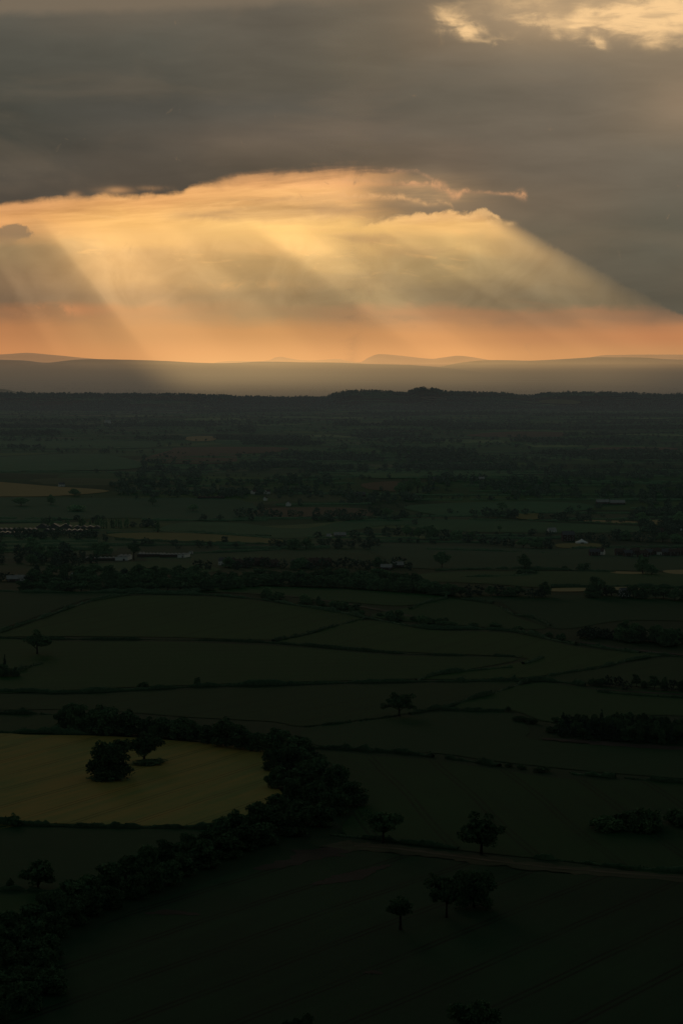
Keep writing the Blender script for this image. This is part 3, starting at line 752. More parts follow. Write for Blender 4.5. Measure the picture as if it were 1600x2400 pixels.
def plant_all():
    """the 300 plain trees that show largest become things; the smallest of the crowded woods join the far woodland"""
    plain = sorted((a for a in WANTED if NAMES[a[4]] == 'tree' and len(a) > 6), key=lambda a: -a[2] * a[3])
    n_single = sum(1 for a in WANTED if NAMES[a[4]] == 'tree' and len(a) <= 6)
    drop = {id(a) for a in plain[298 - n_single:]}
    for a in WANTED:
        if id(a) in drop: EXTRA.append(a)
        else: plant(*a)
def plant(px, py, wpx, hpx, kind, label, group=None):
    p = g1(px, py); m = mpp(p)
    trunk, crown, W, Ht = random.choice(KINDS[kind])
    nm = NAMES[kind]
    o = empty(nm, p, random.uniform(0, 6.28), label, CATS[nm], group)
    sw = wpx * m / W * 1.10; sh = hpx * m / Ht * 1.04
    o.scale = (sw, sw, sh)
    link('trunk', trunk, o); link('crown', crown, o)
    N_TREES[nm] = N_TREES.get(nm, 0) + 1
    return o

def trees_here():
    T = tree
    # --- single trees, nearest first
    T(1112, 2452, 118, 106, 'bushy', 'dark tree at the very bottom, only the top of its crown showing')
    T(704, 2462, 96, 84, 'bushy', 'tree cut off by the bottom edge, only a sliver of its crown in view')
    T(938, 2180, 66, 78, 'tall', 'small upright tree alone in the nearest crop field, left of the close pair')
    T(1046, 2152, 92, 104, 'oak', 'leggy tree with a visible trunk, left one of the close pair in the crop field')
    T(1110, 2128, 100, 94, 'bushy', 'broad dark tree, right one of the close pair in the crop field')
    T(1127, 2002, 110, 98, 'oak', 'large mushroom shaped oak with a clear trunk standing above the dirt track')
    T(898, 1976, 92, 78, 'oak', 'round topped oak standing just above the upper end of the dirt track')
    T(90, 2084, 80, 68, 'round', 'dome shaped tree on the hedge line in the blue green field')
    T(24, 2082, 22, 24, 'shrub', 'small bush on the hedge line left of the dome shaped tree')
    T(256, 1826, 112, 90, 'bushy', 'larger, denser of the two oaks in the golden barley field, leafy to the ground')
    T(338, 1789, 92, 72, 'oak', 'smaller, airier oak with a showing trunk in the golden barley field')
    T(350, 1792, 84, 13, 'shrub', 'low dark undergrowth around the foot of the airier barley field oak')
    T(256, 1828, 92, 20, 'shrub', 'low dark undergrowth around the foot of the denser barley field oak')
    T(33, 1936, 40, 30, 'shrub', 'rounded bush standing up from the hedge below the golden barley')
    T(935, 1679, 76, 56, 'oak', 'lone round oak beside the slanting hedge in the dark middle fields')
    T(88, 1533, 60, 58, 'oak', 'lone oak with a thin trunk in the long field near the left edge')
    T(335, 1614, 28, 17, 'shrub', 'low round bush on the long level hedge')
    T(463, 1606, 18, 20, 'shrub', 'small upright bush on the long level hedge, right of the low round one')
    T(12, 1580, 15, 46, 'conifer', 'narrow dark conifer poking up at the left edge')
    T(8, 1586, 30, 30, 'belt', 'dark tree at the left edge below the narrow conifer')
    T(36, 1585, 28, 22, 'shrub', 'bush at the end of the little hedge near the left edge')
    T(1035, 1331, 40, 38, 'round', 'bigger round tree alone in the wide dark field')
    T(1229, 1334, 34, 36, 'round', 'round tree above a low hedge in the wide dark field')
    T(1231, 1345, 56, 12, 'shrub', 'low bush line at the foot of the round tree in the wide field')
    T(1322, 1336, 14, 11, 'shrub', 'tiny round bush on the level hedge in the wide field')
    T(1366, 1337, 36, 18, 'shrub', 'broad bush on the level hedge in the wide field')
    T(1505, 1345, 40, 44, 'round', 'big dark tree between two golden strips at the right')
    T(1526, 1347, 34, 24, 'round', 'lower tree leaning on the big dark tree between the golden strips')
    T(1394, 1399, 46, 48, 'round', 'large round tree standing over the golden strip before the right hand wood')
    T(1276, 1399, 34, 36, 'round', 'dome topped tree at the left end of the golden strip')
    T(78, 1296, 40, 38, 'round', 'tall dark tree rising out of the wood at the left')
    T(240, 1302, 46, 32, 'bushy', 'broad cedar like tree just left of the white shed roofs')
    T(314, 1312, 28, 38, 'tall', 'tall dark pair of crowns in the middle of the white shed roofs')
    T(370, 1248, 13, 30, 'poplar', 'single poplar standing apart from the row, right of it')
    T(1190, 1667, 14, 13, 'shrub', 'little bush at the end of the short hedge spur')
    T(1176, 1196, 22, 20, 'round', 'small round tree alone in the green field at the right')
    T(1170, 1247, 12, 15, 'tall', 'small tree alone in the long green field')
    T(452, 1198, 22, 16, 'round', 'single round tree in the wide grey green field')
    T(358, 1184, 20, 18, 'round', 'little round tree on the hedge of the wide grey green field')
    T(120, 1183, 22, 24, 'round', 'round tree below the point of the golden field')
    T(176, 1162, 28, 17, 'round', 'low broad tree on the edge of the golden field')
    T(50, 1186, 40, 20, 'round', 'flat topped tree below the golden field at the left edge')
    T(180, 1198, 40, 16, 'shrub', 'dark thicket in the wide grey green field')
    # --- the belt round the golden barley field
    g = 'trees of the belt behind the barley field'
    lab = 'dark rounded tree in the belt along the far side of the golden barley field'
    for x, y, w, h in [(152, 1708, 50, 46), (186, 1716, 56, 62), (222, 1718, 56, 52), (258, 1722, 64, 58), (300, 1724, 62, 58), (345, 1726, 50, 44), (378, 1729, 48, 46), (415, 1732, 52, 46), (452, 1737, 54, 48),
                       (490, 1743, 50, 42), (528, 1750, 62, 66), (566, 1756, 58, 56), (606, 1760, 50, 42), (646, 1768, 62, 60), (690, 1776, 62, 50), (170, 1694, 54, 44), (240, 1700, 60, 46), (430, 1716, 40, 34), (718, 1770, 40, 34)]:
        T(x, y, w * 1.1, h * 1.05, 'belt', lab, g)
    g = 'trees of the belt running down beside the barley field'
    lab = 'large dark tree in the thick belt running down from the barley field corner'
    BB = [(652, 1806), (692, 1800), (736, 1812), (650, 1846), (700, 1850), (748, 1846), (790, 1862), (826, 1888), (690, 1884), (740, 1892), (784, 1908), (652, 1914), (700, 1930), (748, 1936), (640, 1944), (690, 1958), (600, 1950), (556, 1964),
          (620, 1978), (570, 1992), (516, 1978), (530, 2010), (480, 2004), (436, 2014), (480, 2034), (392, 2030), (436, 2052), (350, 2046), (400, 2074), (356, 2090), (308, 2070), (310, 2106), (258, 2092), (266, 2130), (212, 2112), (220, 2146), (168, 2132)]
    for x, y in BB:
        T(x + random.uniform(-6, 6), y, random.uniform(62, 84), random.uniform(50, 72), 'belt', lab, g)
    g = 'trees at the lower end of the belt'
    lab = 'bushy tree crowded into the lower left end of the tree belt'
    for x, y in [(168, 2168), (120, 2156), (120, 2196), (72, 2176), (70, 2216), (24, 2190), (118, 2246), (24, 2236), (70, 2262), (-20, 2220), (110, 2292), (24, 2284), (64, 2316), (-22, 2276), (120, 2328), (10, 2336), (60, 2368), (-28, 2330), (-10, 2392)]:
        T(x + random.uniform(-6, 6), y, random.uniform(64, 86), random.uniform(54, 74), random.choice(['belt', 'belt', 'bushy']), lab, g)
    # --- conifer plantation
    for i, x in enumerate(np.linspace(1306, 1622, 74)):
        y = 1723 + (x - 1312) * .07 + (-14, 3, -7, -22)[i % 4] + random.uniform(-3, 3)
        kd = random.choice(['conifer', 'belt', 'belt', 'tall'])
        T(x + random.uniform(-4, 4), y, random.uniform(20, 32) if kd != 'conifer' else random.uniform(15, 24), random.uniform(18, 30) + 14 * smooth(1312, 1430, x) + (5 if kd == 'conifer' else 0), kd, 'dark tree crowded into the plantation above the reddish track', 'trees of the plantation')
    # --- woods at the right edge, scrub, bushes
    for i in range(24):
        x = random.uniform(1340, 1625); y = 1490 + (x - 1340) * .12 + random.uniform(-6, 4); big = smooth(1420, 1480, x)
        T(x, y - 12 * big * random.random(), 24 + 14 * big + random.uniform(-4, 6), 20 + 18 * big + random.uniform(-4, 6), 'belt' if random.random() < .75 else 'pale', 'dark tree in the wood along the field track at the right edge', 'trees of the wood at the right edge')
    for i in range(12):
        x = random.uniform(1412, 1620); y = random.uniform(1925, 1962)
        T(x, y, random.uniform(50, 80), random.uniform(28, 46), random.choice(['pale_shrub', 'pale_shrub', 'shrub']), 'tussocky shrub in the rough thicket at the right edge above the track', 'shrubs of the rough thicket')
    for x in (1386, 1405, 1426, 1448, 1466, 1490, 1508, 1532, 1556, 1574, 1596, 1612):
        T(x, 1606 + (x - 1386) * .07 + random.uniform(-4, 6), random.uniform(16, 34), random.uniform(16, 34), random.choice(['shrub', 'round', 'belt']), 'bush in the scattered row along the brown margin at the right', 'bushes along the brown margin')
    for i in range(38):
        x = random.uniform(600, 1085); y = np.interp(x, [600, 700, 800, 870, 1000, 1085], [1403, 1418, 1434, 1449, 1470, 1472]) - random.uniform(0, 14)
        T(x, y, random.uniform(14, 34), random.uniform(8, 19), random.choice(['shrub', 'shrub', 'pale_shrub']), 'low scrub bush on the bank of the long scrubby hedge', 'scrub on the hedge bank')
    for x, y, w, h in [(1110, 1468, 22, 10), (1160, 1469, 34, 10), (1215, 1476, 26, 10), (1250, 1487, 24, 12), (1285, 1494, 26, 14), (1315, 1500, 26, 16)]:
        T(x, y, w, h, 'shrub', 'bush strung along the curving hedge toward the right', 'bushes on the curving hedge')
    for x, y, w, h in [(1192, 1797, 20, 9), (1222, 1802, 24, 11), (1268, 1809, 38, 13)]:
        T(x, y, w, h, 'shrub', 'rounded remnant bush in a gap of the gappy hedge', 'bushes in the gappy hedge')
    for x, y in [(1212, 1690), (1228, 1692), (1246, 1696), (1290, 1716), (1304, 1715)]:
        T(x, y, 26, 14, 'shrub', 'bush on the slope just left of the conifer plantation', 'bushes left of the plantation')
    # --- the dark wood across the middle distance
    lab = 'dark tree in the broad wood across the middle distance'; g = 'trees of the middle wood'
    n = 0
    for row in range(4):
        x = 60 + row * 9
        while x < 1060:
            base = np.interp(x, [50, 200, 500, 620, 800, 1000, 1100], [1384, 1386, 1384, 1372, 1376, 1392, 1399]) - row * np.interp(x, [50, 480, 560, 900, 1060], [12, 11, 7, 8, 4])
            if not (row == 3 and 480 < x < 830) and not (row >= 2 and x > 1000):
                T(x, base, random.uniform(30, 46), random.uniform(20, 31), random.choice(['belt', 'round', 'belt', 'conifer' if x < 470 and row > 2 else 'belt']), lab, g)
            x += random.uniform(27, 38)
    lab = 'dark tree in the thinner right hand run of the middle wood'; g = 'trees of the thin right hand wood'
    for x in np.arange(1075, 1620, 24):
        if 1285 < x < 1372: continue
        T(x + random.uniform(-5, 5), np.interp(x, [1075, 1250, 1420, 1600], [1400, 1401, 1402, 1408]) - random.uniform(0, 8), random.uniform(28, 42), random.uniform(16, 24) + (8 if x > 1480 else 0), random.choice(['belt', 'round']), lab, g)
    for x in (20, 5, -10, 30):
        T(x, 1362, 26, 14, 'round', 'round bush like tree beside the pale farm roof at the left edge', 'trees by the pale farm roof')
    # --- wood left of the white sheds
    for i in range(30):
        x = random.uniform(-5, 225); y = random.uniform(1304, 1334) - 4
        T(x, y, random.uniform(22, 36), random.uniform(16, 26), random.choice(['belt', 'round']), 'dark tree in the wood left of the white shed roofs', 'trees of the left hand wood')
    # --- poplars and rows further out
    for x in [100, 107, 113, 121, 123, 156, 161, 188, 194, 199, 212, 225, 231, 238, 244, 250, 262, 267, 273, 279, 284, 294, 299]:
        T(x, 1237 + random.uniform(-1, 2), random.uniform(6, 9), random.uniform(19, 26), 'poplar', 'tall slim poplar in the ragged row behind the greenhouses', 'row of poplars')
    for x, w in [(562, 26), (588, 26), (613, 26), (632, 20), (651, 19), (685, 21), (704, 8), (742, 19), (772, 20), (790, 24), (806, 18), (847, 26), (884, 30), (906, 34), (945, 22)]:
        T(x, 1211 + random.uniform(-1, 2), w, random.uniform(17, 23), 'round', 'round tree in the spaced line along the brown field', 'trees along the brown field')
    for x, y, w in [(1113, 1211, 17), (1138, 1214, 28), (1160, 1213, 28), (1187, 1215, 24), (1204, 1215, 26), (1231, 1206, 20), (1266, 1218, 20), (1304, 1220, 28), (1322, 1220, 24), (1334, 1205, 20), (1360, 1223, 24), (1378, 1223, 22), (1425, 1224, 12), (1456, 1225, 13), (1482, 1220, 22), (1504, 1224, 30), (1565, 1235, 26), (1590, 1222, 30)]:
        T(x, y, w, w * .8, 'round', 'round tree in the broken line across the fields at the right', 'trees across the right hand fields')
    for x, y, w, h in [(660, 1284, 30, 20), (690, 1287, 34, 24), (718, 1286, 34, 26), (640, 1280, 24, 12), (744, 1262, 20, 16), (760, 1282, 30, 14), (790, 1286, 34, 18), (822, 1285, 30, 18), (858, 1287, 32, 20), (880, 1280, 24, 20), (830, 1262, 24, 24), (862, 1256, 18, 22), (905, 1258, 16, 30), (930, 1256, 18, 26), (952, 1260, 24, 30), (980, 1262, 30, 26), (1010, 1262, 34, 32), (1040, 1266, 30, 22), (1070, 1268, 34, 26), (1100, 1270, 34, 24), (1130, 1274, 30, 22), (1160, 1278, 34, 20), (1190, 1282, 34, 20), (1225, 1284, 36, 22), (1256, 1285, 36, 26), (1284, 1286, 32, 22)]:
        T(x, y, w, h, random.choice(['belt', 'round']), 'dark tree in the wood around the scattered farm roofs', 'trees of the parkland wood')
    for x, y, w, h in [(1384, 1268, 26, 18), (1410, 1272, 28, 20), (1418, 1284, 22, 18), (1440, 1264, 28, 24), (1466, 1266, 30, 24), (1494, 1268, 30, 22), (1522, 1270, 30, 22), (1552, 1270, 34, 24), (1584, 1272, 34, 22), (1345, 1262, 18, 12)]:
        T(x, y, w, h, random.choice(['belt', 'round']), 'dark tree in the wood behind the white marquee', 'trees behind the marquee')
    for x in np.arange(470, 1000, 22):
        if random.random() < .8:
            T(x + random.uniform(-6, 6), 1332 + random.uniform(-3, 4), random.uniform(22, 36), random.uniform(14, 26), random.choice(['belt', 'round']), 'tree among the dim red roofs of the village', 'village trees')
    for x, y, w, h in [(936, 1160, 24, 30), (956, 1158, 26, 34), (978, 1158, 26, 36), (1000, 1156, 22, 30), (945, 1172, 28, 22), (968, 1174, 30, 22), (880, 1166, 26, 14), (905, 1168, 26, 16)]:
        T(x, y, w, h, random.choice(['tall', 'round']), 'tall dark tree in the grove beside the brown field', 'trees of the dark grove')
trees_here()
plant_all()

# ------------------------------------------------------------------ hedges
def hedge(pts, h, w, label, group=None, gappy=.0):
    h *= .82; w *= .72
    c = ground(*zip(*pts))[:, :2]
    c = catmull(c, 6)
    seg = np.linalg.norm(np.diff(c, axis=0), axis=1); s = np.concatenate([[0], np.cumsum(seg)])
    step = max(1.6, c[:, 1].mean() * .0016)
    q = np.arange(0, s[-1], step); x = np.interp(q, s, c[:, 0]); y = np.interp(q, s, c[:, 1])
    n = len(q); t = np.stack([np.gradient(x), np.gradient(y)], -1); t /= np.maximum(np.linalg.norm(t, axis=1), 1e-6)[:, None]
    nr = np.stack([-t[:, 1], t[:, 0]], -1)
    k = np.ones(7) / 7
    wob = lambda a: 1 + a * np.convolve(RNG.standard_normal(n + 6), k, 'valid') * 2.6
    hh = h * np.clip(wob(.40) + .35 * (RNG.random(n) - .5), .25, 2.2); ww = w * np.clip(wob(.32), .4, 1.9)
    for _ in range(int(s[-1] / 55) + 1):                       # overgrown clumps, small trees and gaps
        j = RNG.integers(0, n); e = np.exp(-((np.arange(n) - j) * step / RNG.uniform(1.5, 5)) ** 2); f = RNG.choice([1.1, .7, .5, -.75])
        hh = np.minimum(hh * (1 + f * e), h * 2.0); ww = np.minimum(ww * (1 + .5 * f * e), w * 1.8)
    if gappy:
        ga = np.convolve(RNG.standard_normal(n + 20), np.ones(21) / 21, 'valid')
        hh = np.where(ga < np.quantile(ga, gappy), hh * .25, hh)
    off = np.concatenate([np.zeros(1), RNG.standard_normal(max(n - 1, 0)) * .15 * w])
    prof = [(-.5, -.15), (-.56, .35), (-.40, .8), (-.1, 1.0), (.22, .94), (.5, .6), (.55, .2), (.48, -.15)]
    V = np.zeros((n, 8, 3))
    for j, (a, b) in enumerate(prof):
        r = 1 + .16 * RNG.standard_normal(n)
        V[:, j, 0] = x + nr[:, 0] * (a * ww * r + off); V[:, j, 1] = y + nr[:, 1] * (a * ww * r + off)
        V[:, j, 2] = H(x, y) + b * hh * (1 + .12 * RNG.standard_normal(n) * (b > .3))
    V = V.reshape(-1, 3)
    i = (np.arange(n - 1)[:, None] * 8 + np.arange(7)[None]).ravel()
    F = np.stack([i, i + 1, i + 9, i + 8], -1)
    # leafy fringe
    per = 5
    idx = RNG.integers(0, n, n * per); a = RNG.uniform(-.5, .5, n * per); b = np.sqrt(np.maximum(0, 1 - (a * 1.5) ** 2)) * RNG.uniform(.55, 1.12, n * per)
    P = np.stack([x[idx] + nr[idx, 0] * a * ww[idx] * 1.1 + RNG.uniform(-.5, .5, n * per) * step, y[idx] + nr[idx, 1] * a * ww[idx] * 1.1, H(x[idx], y[idx]) + b * hh[idx]], -1)
    V2, F2 = leaf_quads(P, .22 + .1 * step)
    o = link('hedge', new_mesh('hedge', np.concatenate([V, V2]), np.concatenate([F, F2 + len(V)]), M['hedge']))
    return tag(o, label, 'hedge', group)

def hedges_here():
    A = hedge
    A([(-60, 1932), (60, 1934), (200, 1938), (400, 1941), (525, 1944)], 2.0, 2.2, 'dark clipped hedge along the near edge of the golden barley field')
    A([(-60, 1674), (70, 1674), (150, 1678), (230, 1690)], 2.4, 2.4, 'thick dark hedge running into the left end of the barley field belt')
    A([(-60, 1716), (60, 1718), (180, 1720), (300, 1722)], 2.6, 2.6, 'hedge along the far edge of the golden barley field, left of the belt')
    A([(-60, 2087), (60, 2088), (150, 2088)], 1.8, 1.6, 'short hedge at the left under the dome shaped tree')
    A([(-60, 1620), (75, 1622), (150, 1625), (330, 1617), (480, 1609), (660, 1605), (800, 1601), (1000, 1598), (1230, 1596), (1300, 1598), (1375, 1608)], 2.0, 2.2, 'long level hedge across the dark fields above the barley field')
    A([(-60, 1496), (130, 1498), (250, 1499), (400, 1500), (560, 1503), (700, 1512), (800, 1521), (940, 1532), (1050, 1536), (1225, 1539)], 1.7, 1.8, 'thin straight hedge across the khaki green fields', gappy=.06)
    A([(640, 1503), (680, 1495), (720, 1486), (800, 1464), (860, 1449)], 1.8, 1.8, 'slanting hedge joining the thin straight hedge to the scrubby one')
    A([(-60, 1500), (0, 1482), (60, 1461), (120, 1441), (200, 1413), (250, 1402), (305, 1394)], 2.2, 2.4, 'slanting hedge climbing from the left edge to the middle wood')
    A([(300, 1391), (450, 1393), (600, 1404), (700, 1420), (800, 1437), (870, 1451), (1000, 1473), (1100, 1474), (1200, 1480), (1300, 1502), (1350, 1512)], 2.2, 2.6, 'long scrubby hedge curving under the middle wood')
    A([(1350, 1511), (1450, 1522), (1545, 1535), (1660, 1548)], 1.6, 1.8, 'hedge beside the pale field track at the right edge')
    A([(960, 1428), (990, 1415), (1020, 1408), (1048, 1402)], 2.0, 2.2, 'short curved hedge dropping from the end of the middle wood')
    A([(1080, 1404), (1120, 1409), (1160, 1415)], 1.6, 1.8, 'short hedge at the top of the forked hedge')
    A([(1172, 1422), (1200, 1440), (1250, 1449), (1290, 1468)], 1.6, 1.8, 'lower broken arm of the forked hedge', gappy=.2)
    A([(975, 1597), (1000, 1588), (1030, 1580), (1100, 1573), (1205, 1564)], 1.8, 1.8, 'upper fork of the hedges meeting in the middle fields')
    A([(1225, 1557), (1245, 1552), (1272, 1541)], 2.0, 2.0, 'short separate hedge piece between the curved fields')
    A([(1235, 1594), (1300, 1582), (1400, 1566), (1425, 1560), (1480, 1547), (1548, 1537)], 1.7, 1.7, 'slanting hedge rising to the field track at the right', gappy=.08)
    A([(960, 1674), (1010, 1664), (1055, 1654), (1100, 1640), (1160, 1624), (1235, 1598)], 2.0, 2.0, 'slanting hedge running up from the lone round oak')
    A([(1035, 1664), (1090, 1667), (1185, 1668)], 1.8, 1.8, 'short spur hedge right of the lone round oak')
    A([(715, 1704), (780, 1698), (860, 1688), (930, 1678)], .9, 1.0, 'faint low hedge between the tree belt and the lone round oak', gappy=.2)
    A([(735, 1754), (800, 1756), (860, 1760), (950, 1766), (1018, 1775)], 2.4, 3.0, 'thick hedge leading right from the tree belt, left part of the gappy line')
    A([(1045, 1777), (1110, 1786), (1172, 1797)], 2.2, 2.8, 'thick middle piece of the gappy hedge line')
    A([(1340, 1814), (1400, 1819), (1447, 1824)], 2.0, 2.4, 'short piece of the gappy hedge line toward the right')
    A([(1463, 1824), (1540, 1831), (1680, 1842)], 2.0, 2.4, 'last piece of the gappy hedge line at the right edge')
    A([(782, 1958), (860, 1966), (960, 1978), (1075, 1992)], 1.5, 2.0, 'rough hedge above the dirt track between its two oaks', gappy=.25)
    A([(1250, 2012), (1290, 2015), (1400, 2026), (1500, 2038), (1680, 2050)], 1.5, 2.0, 'rough hedge above the dirt track at the right', gappy=.15)
    A([(40, 1576), (70, 1564), (102, 1555)], 2.0, 2.0, 'little hedge piece near the left edge conifer')
    A([(1330, 1505), (1380, 1515), (1440, 1524), (1500, 1532)], 1.5, 1.6, 'low hedge under the wood at the right edge')
    A([(1400, 1622), (1480, 1630), (1680, 1642)], 1.2, 1.4, 'low hedge below the scattered bushes at the right edge')
    A([(470, 1386), (300, 1389), (150, 1388), (-60, 1386)], 2.4, 3.5, 'dense hedge along the near foot of the middle wood')
    A([(1020, 1338), (1100, 1335), (1250, 1334), (1400, 1340), (1440, 1342)], 2.0, 2.2, 'straight dark hedge under the round trees of the wide field')
    A([(1085, 1353), (1200, 1350), (1260, 1346)], 2.0, 2.2, 'faint hedge curving below the round trees of the wide field')
    A([(1290, 1377), (1450, 1376), (1660, 1378)], 2.0, 2.4, 'hedge behind the golden strip before the right hand wood')
    A([(250, 1250), (420, 1248), (560, 1256), (665, 1266)], 1.8, 2.4, 'hedge along the far side of the yellow green strip field')
    A([(270, 1265), (470, 1272), (640, 1276)], 2.2, 3.2, 'bushy hedge along the near side of the yellow green strip field')
    A([(360, 1244), (480, 1248), (640, 1258)], 1.6, 2.2, 'hedge running right from the row of poplars')
    A([(450, 1297), (560, 1293), (660, 1288)], 1.8, 2.4, 'hedge winding behind the village')
    A([(1340, 1286), (1480, 1282), (1660, 1284)], 2.0, 2.4, 'hedge in front of the white marquee lawn')
    A([(1000, 1288), (1150, 1292), (1310, 1298)], 1.8, 2.2, 'hedge across the top of the wide dark field')
    A([(600, 1213), (760, 1214), (960, 1212)], 2.0, 2.6, 'hedge under the spaced line of round trees')
    A([(1100, 1218), (1300, 1222), (1500, 1230)], 2.0, 2.6, 'hedge under the broken line of trees at the right')
hedges_here()

# ------------------------------------------------------------------ woods and hedgerow trees of the far plain: far too many to count
def project(x, y, z):
    c, s = math.cos(PITCH), math.sin(PITCH)
    d = y * c - (z - CAM_Z) * s; u = y * s + (z - CAM_Z) * c
    return 800 + FPX * x / d, 1200 - FPX * u / d

def far_woodland():
    KEEP = [(-100, 262, 1116, 1166), (250, 665, 1236, 1274), (390, 900, 1221, 1248), (-100, 600, 1168, 1214), (-100, 360, 1034, 1048), (-100, 330, 1062, 1104), (880, 1700, 1276, 1345), (440, 1700, 1345, 1420), (-100, 1700, 1345, 2500),
            (1085, 1320, 1008, 1024), (355, 660, 1046, 1062), (434, 502, 1018, 1033), (615, 850, 1186, 1212), (850, 938, 1126, 1150), (960, 1340, 1172, 1200), (1040, 1480, 1222, 1250), (210, 460, 1290, 1316), (1300, 1415, 1262, 1290), (-100, 310, 1226, 1254),
            (845, 895, 985, 997), (1375, 1570, 1044, 1055), (980, 1050, 926, 940), (1395, 1470, 1172, 1186), (1255, 1365, 933, 948)]
    X = []; Yy = []; S = []
    def addpts(x, y, s):
        X.append(np.asarray(x, float)); Yy.append(np.asarray(y, float)); S.append(np.asarray(s, float))
    # hedgerow trees along an irregular net of field boundaries
    y = 3300.0; rows = []
    while y < 15500:
        rows.append(y); y += y * .016 + RNG.uniform(20, 110)
    for j, yr in enumerate(rows):
        half = yr * .15 + 60
        x = np.arange(-half, half, 1.0)
        dens = np.array([mnoise.noise((xx / 260.0, j * 7.3, 1.0)) for xx in x[::40]]); dens = np.interp(x, x[::40], dens)
        p = np.clip(.016 + .085 * dens, .002, .060) * (.8 + .6 * min(1.0, yr / 9000))
        k = RNG.random(len(x)) < p
        xx = x[k]; wav = np.array([mnoise.noise((q / 420.0, j * 3.1, 5.0)) for q in xx]) if len(xx) else np.zeros(0)
        addpts(xx, yr + wav * yr * .016 + RNG.normal(0, 4, len(xx)), 3.5 + 9 * RNG.random(len(xx)) ** 1.4)
        if j + 1 < len(rows):
            xc = -half
            while xc < half:
                xc += RNG.uniform(120, 420) * (1 + yr / 9000)
                L = rows[j + 1] - yr; m = int(L / RNG.uniform(16, 60)); tt = RNG.random(m)
                addpts(xc + tt * RNG.uniform(-120, 120) + RNG.normal(0, 3, m), yr + tt * L, 3.5 + 8 * RNG.random(m) ** 1.4)
    # woods and copses: outlines as photo boxes, turned into ground areas
    W = [(-60, 235, 986, 1002), (235, 520, 990, 1000), (500, 725, 988, 1030), (0, 112, 1034, 1050), (360, 452, 1026, 1052), (556, 752, 1066, 1096), (228, 300, 1062, 1074), (325, 420, 1088, 1104), (165, 250, 1118, 1140), (258, 470, 1114, 1140), (280, 560, 1150, 1166),
         (505, 625, 1132, 1166), (430, 470, 1100, 1120), (640, 780, 1118, 1136), (470, 640, 1094, 1104), (1010, 1330, 996, 1008), (1330, 1700, 990, 1006), (880, 1090, 1034, 1060), (830, 1010, 1010, 1026), (900, 1260, 1078, 1100), (1240, 1560, 1040, 1066), (1380, 1700, 1060, 1078),
         (1270, 1700, 1096, 1120), (1000, 1130, 1120, 1134), (1130, 1300, 1128, 1150), (1180, 1360, 1150, 1166), (1400, 1640, 1140, 1170), (1500, 1700, 1180, 1210), (640, 830, 1148, 1166), (690, 900, 1068, 1080), (700, 860, 1096, 1106), (0, 140, 1012, 1020),
         (800, 1000, 1168, 1180), (1180, 1480, 1020, 1036), (930, 1120, 1060, 1076), (0, 60, 1252, 1264), (20, 240, 1252, 1264), (300, 420, 1232, 1240), (100, 360, 1232, 1240), (700, 860, 1218, 1226), (770, 850, 1200, 1212), (1500, 1600, 1232, 1250), (560, 760, 1030, 1044),
         (1460, 1640, 1296, 1304), (560, 600, 1000, 1014), (780, 1100, 990, 1000), (-60, 330, 952, 962), (420, 760, 950, 966), (820, 1240, 956, 972), (1250, 1700, 960, 976)]
    for x0, x1, y0, y1 in W:
        a = ground([x0, x1, x0, x1], [y0, y0, y1, y1])
        ya, yb = a[2:, 1].mean(), a[:2, 1].mean()
        depth = yb - ya; nrow = max(2, int(min(depth / 18, 16)))
        for r in range(nrow):
            f = r / max(nrow - 1, 1)
            f = f * min(1.0, 260.0 / depth) if r < nrow * .7 else f           # thickest along the near edge
            yy = ya + depth * f; w0 = (x0 - 800) / FPX * yy; w1 = (x1 - 800) / FPX * yy
            m = int((w1 - w0) / 13)
            xs = RNG.uniform(w0, w1, m); e = np.minimum(xs - w0, w1 - xs) / (w1 - w0)
            keep = RNG.random(m) < np.clip(.15 + e * 3, 0, .30 if y0 > 1085 else .8)
            addpts(xs[keep], yy + RNG.normal(0, 10 + 40 * (1 - e[keep]), keep.sum()), RNG.uniform(8, 14, keep.sum()))
    # the wooded ridge and the hazy plain behind it
    m = 5200
    xr = RNG.uniform(-2500, 2500, m); yr = RNG.uniform(13500, 15200, m)
    dn = np.array([mnoise.noise((a / 420.0, b / 300.0, 8.0)) for a, b in zip(xr, yr)])
    k = (dn > -.12) | (np.abs(yr - 15000) < 150)
    addpts(xr[k], yr[k], RNG.uniform(9, 17, k.sum()))
    xc = RNG.uniform(-2600, 2600, 1100); cn = np.array([mnoise.noise((q / 140.0, 3.0, 9.0)) for q in xc]); kc = RNG.random(1100) < np.clip(.55 + cn * 1.6, .08, 1)
    addpts(xc[kc], 15000 + RNG.normal(0, 45, kc.sum()), 5 + 13 * RNG.random(kc.sum()) * np.clip(.7 + cn[kc], .3, 1.3))
    for yb in (16400, 17200, 18000, 18900, 20000, 21500, 23500, 26000):
        n = 700; x = RNG.uniform(-.15, .15, n) * yb; dn = np.array([mnoise.noise((q / 900.0, yb, 2.0)) for q in x])
        kk = dn > -.05; addpts(x[kk], yb + RNG.normal(0, 120, kk.sum()), RNG.uniform(12, 26, kk.sum()))
    X = np.concatenate(X); Yy = np.concatenate(Yy); S = np.concatenate(S)
    Z = H(X, Yy); px, py = project(X, Yy, Z)
    ok = (px > -120) & (px < 1720)
    for a, b, c, d in KEEP:
        ok &= ~((px > a) & (px < b) & (py > c) & (py < d))
    X, Yy, Z, S = X[ok], Yy[ok], Z[ok], S[ok]
    if EXTRA:
        E = ground([a[0] for a in EXTRA], [a[1] for a in EXTRA])
        X = np.concatenate([X, E[:, 0]]); Yy = np.concatenate([Yy, E[:, 1]]); Z = np.concatenate([Z, E[:, 2]])
        S = np.concatenate([S, [(a[2] * .45 + a[3] * .55) * e[1] / FPX for a, e in zip(EXTRA, E)]])
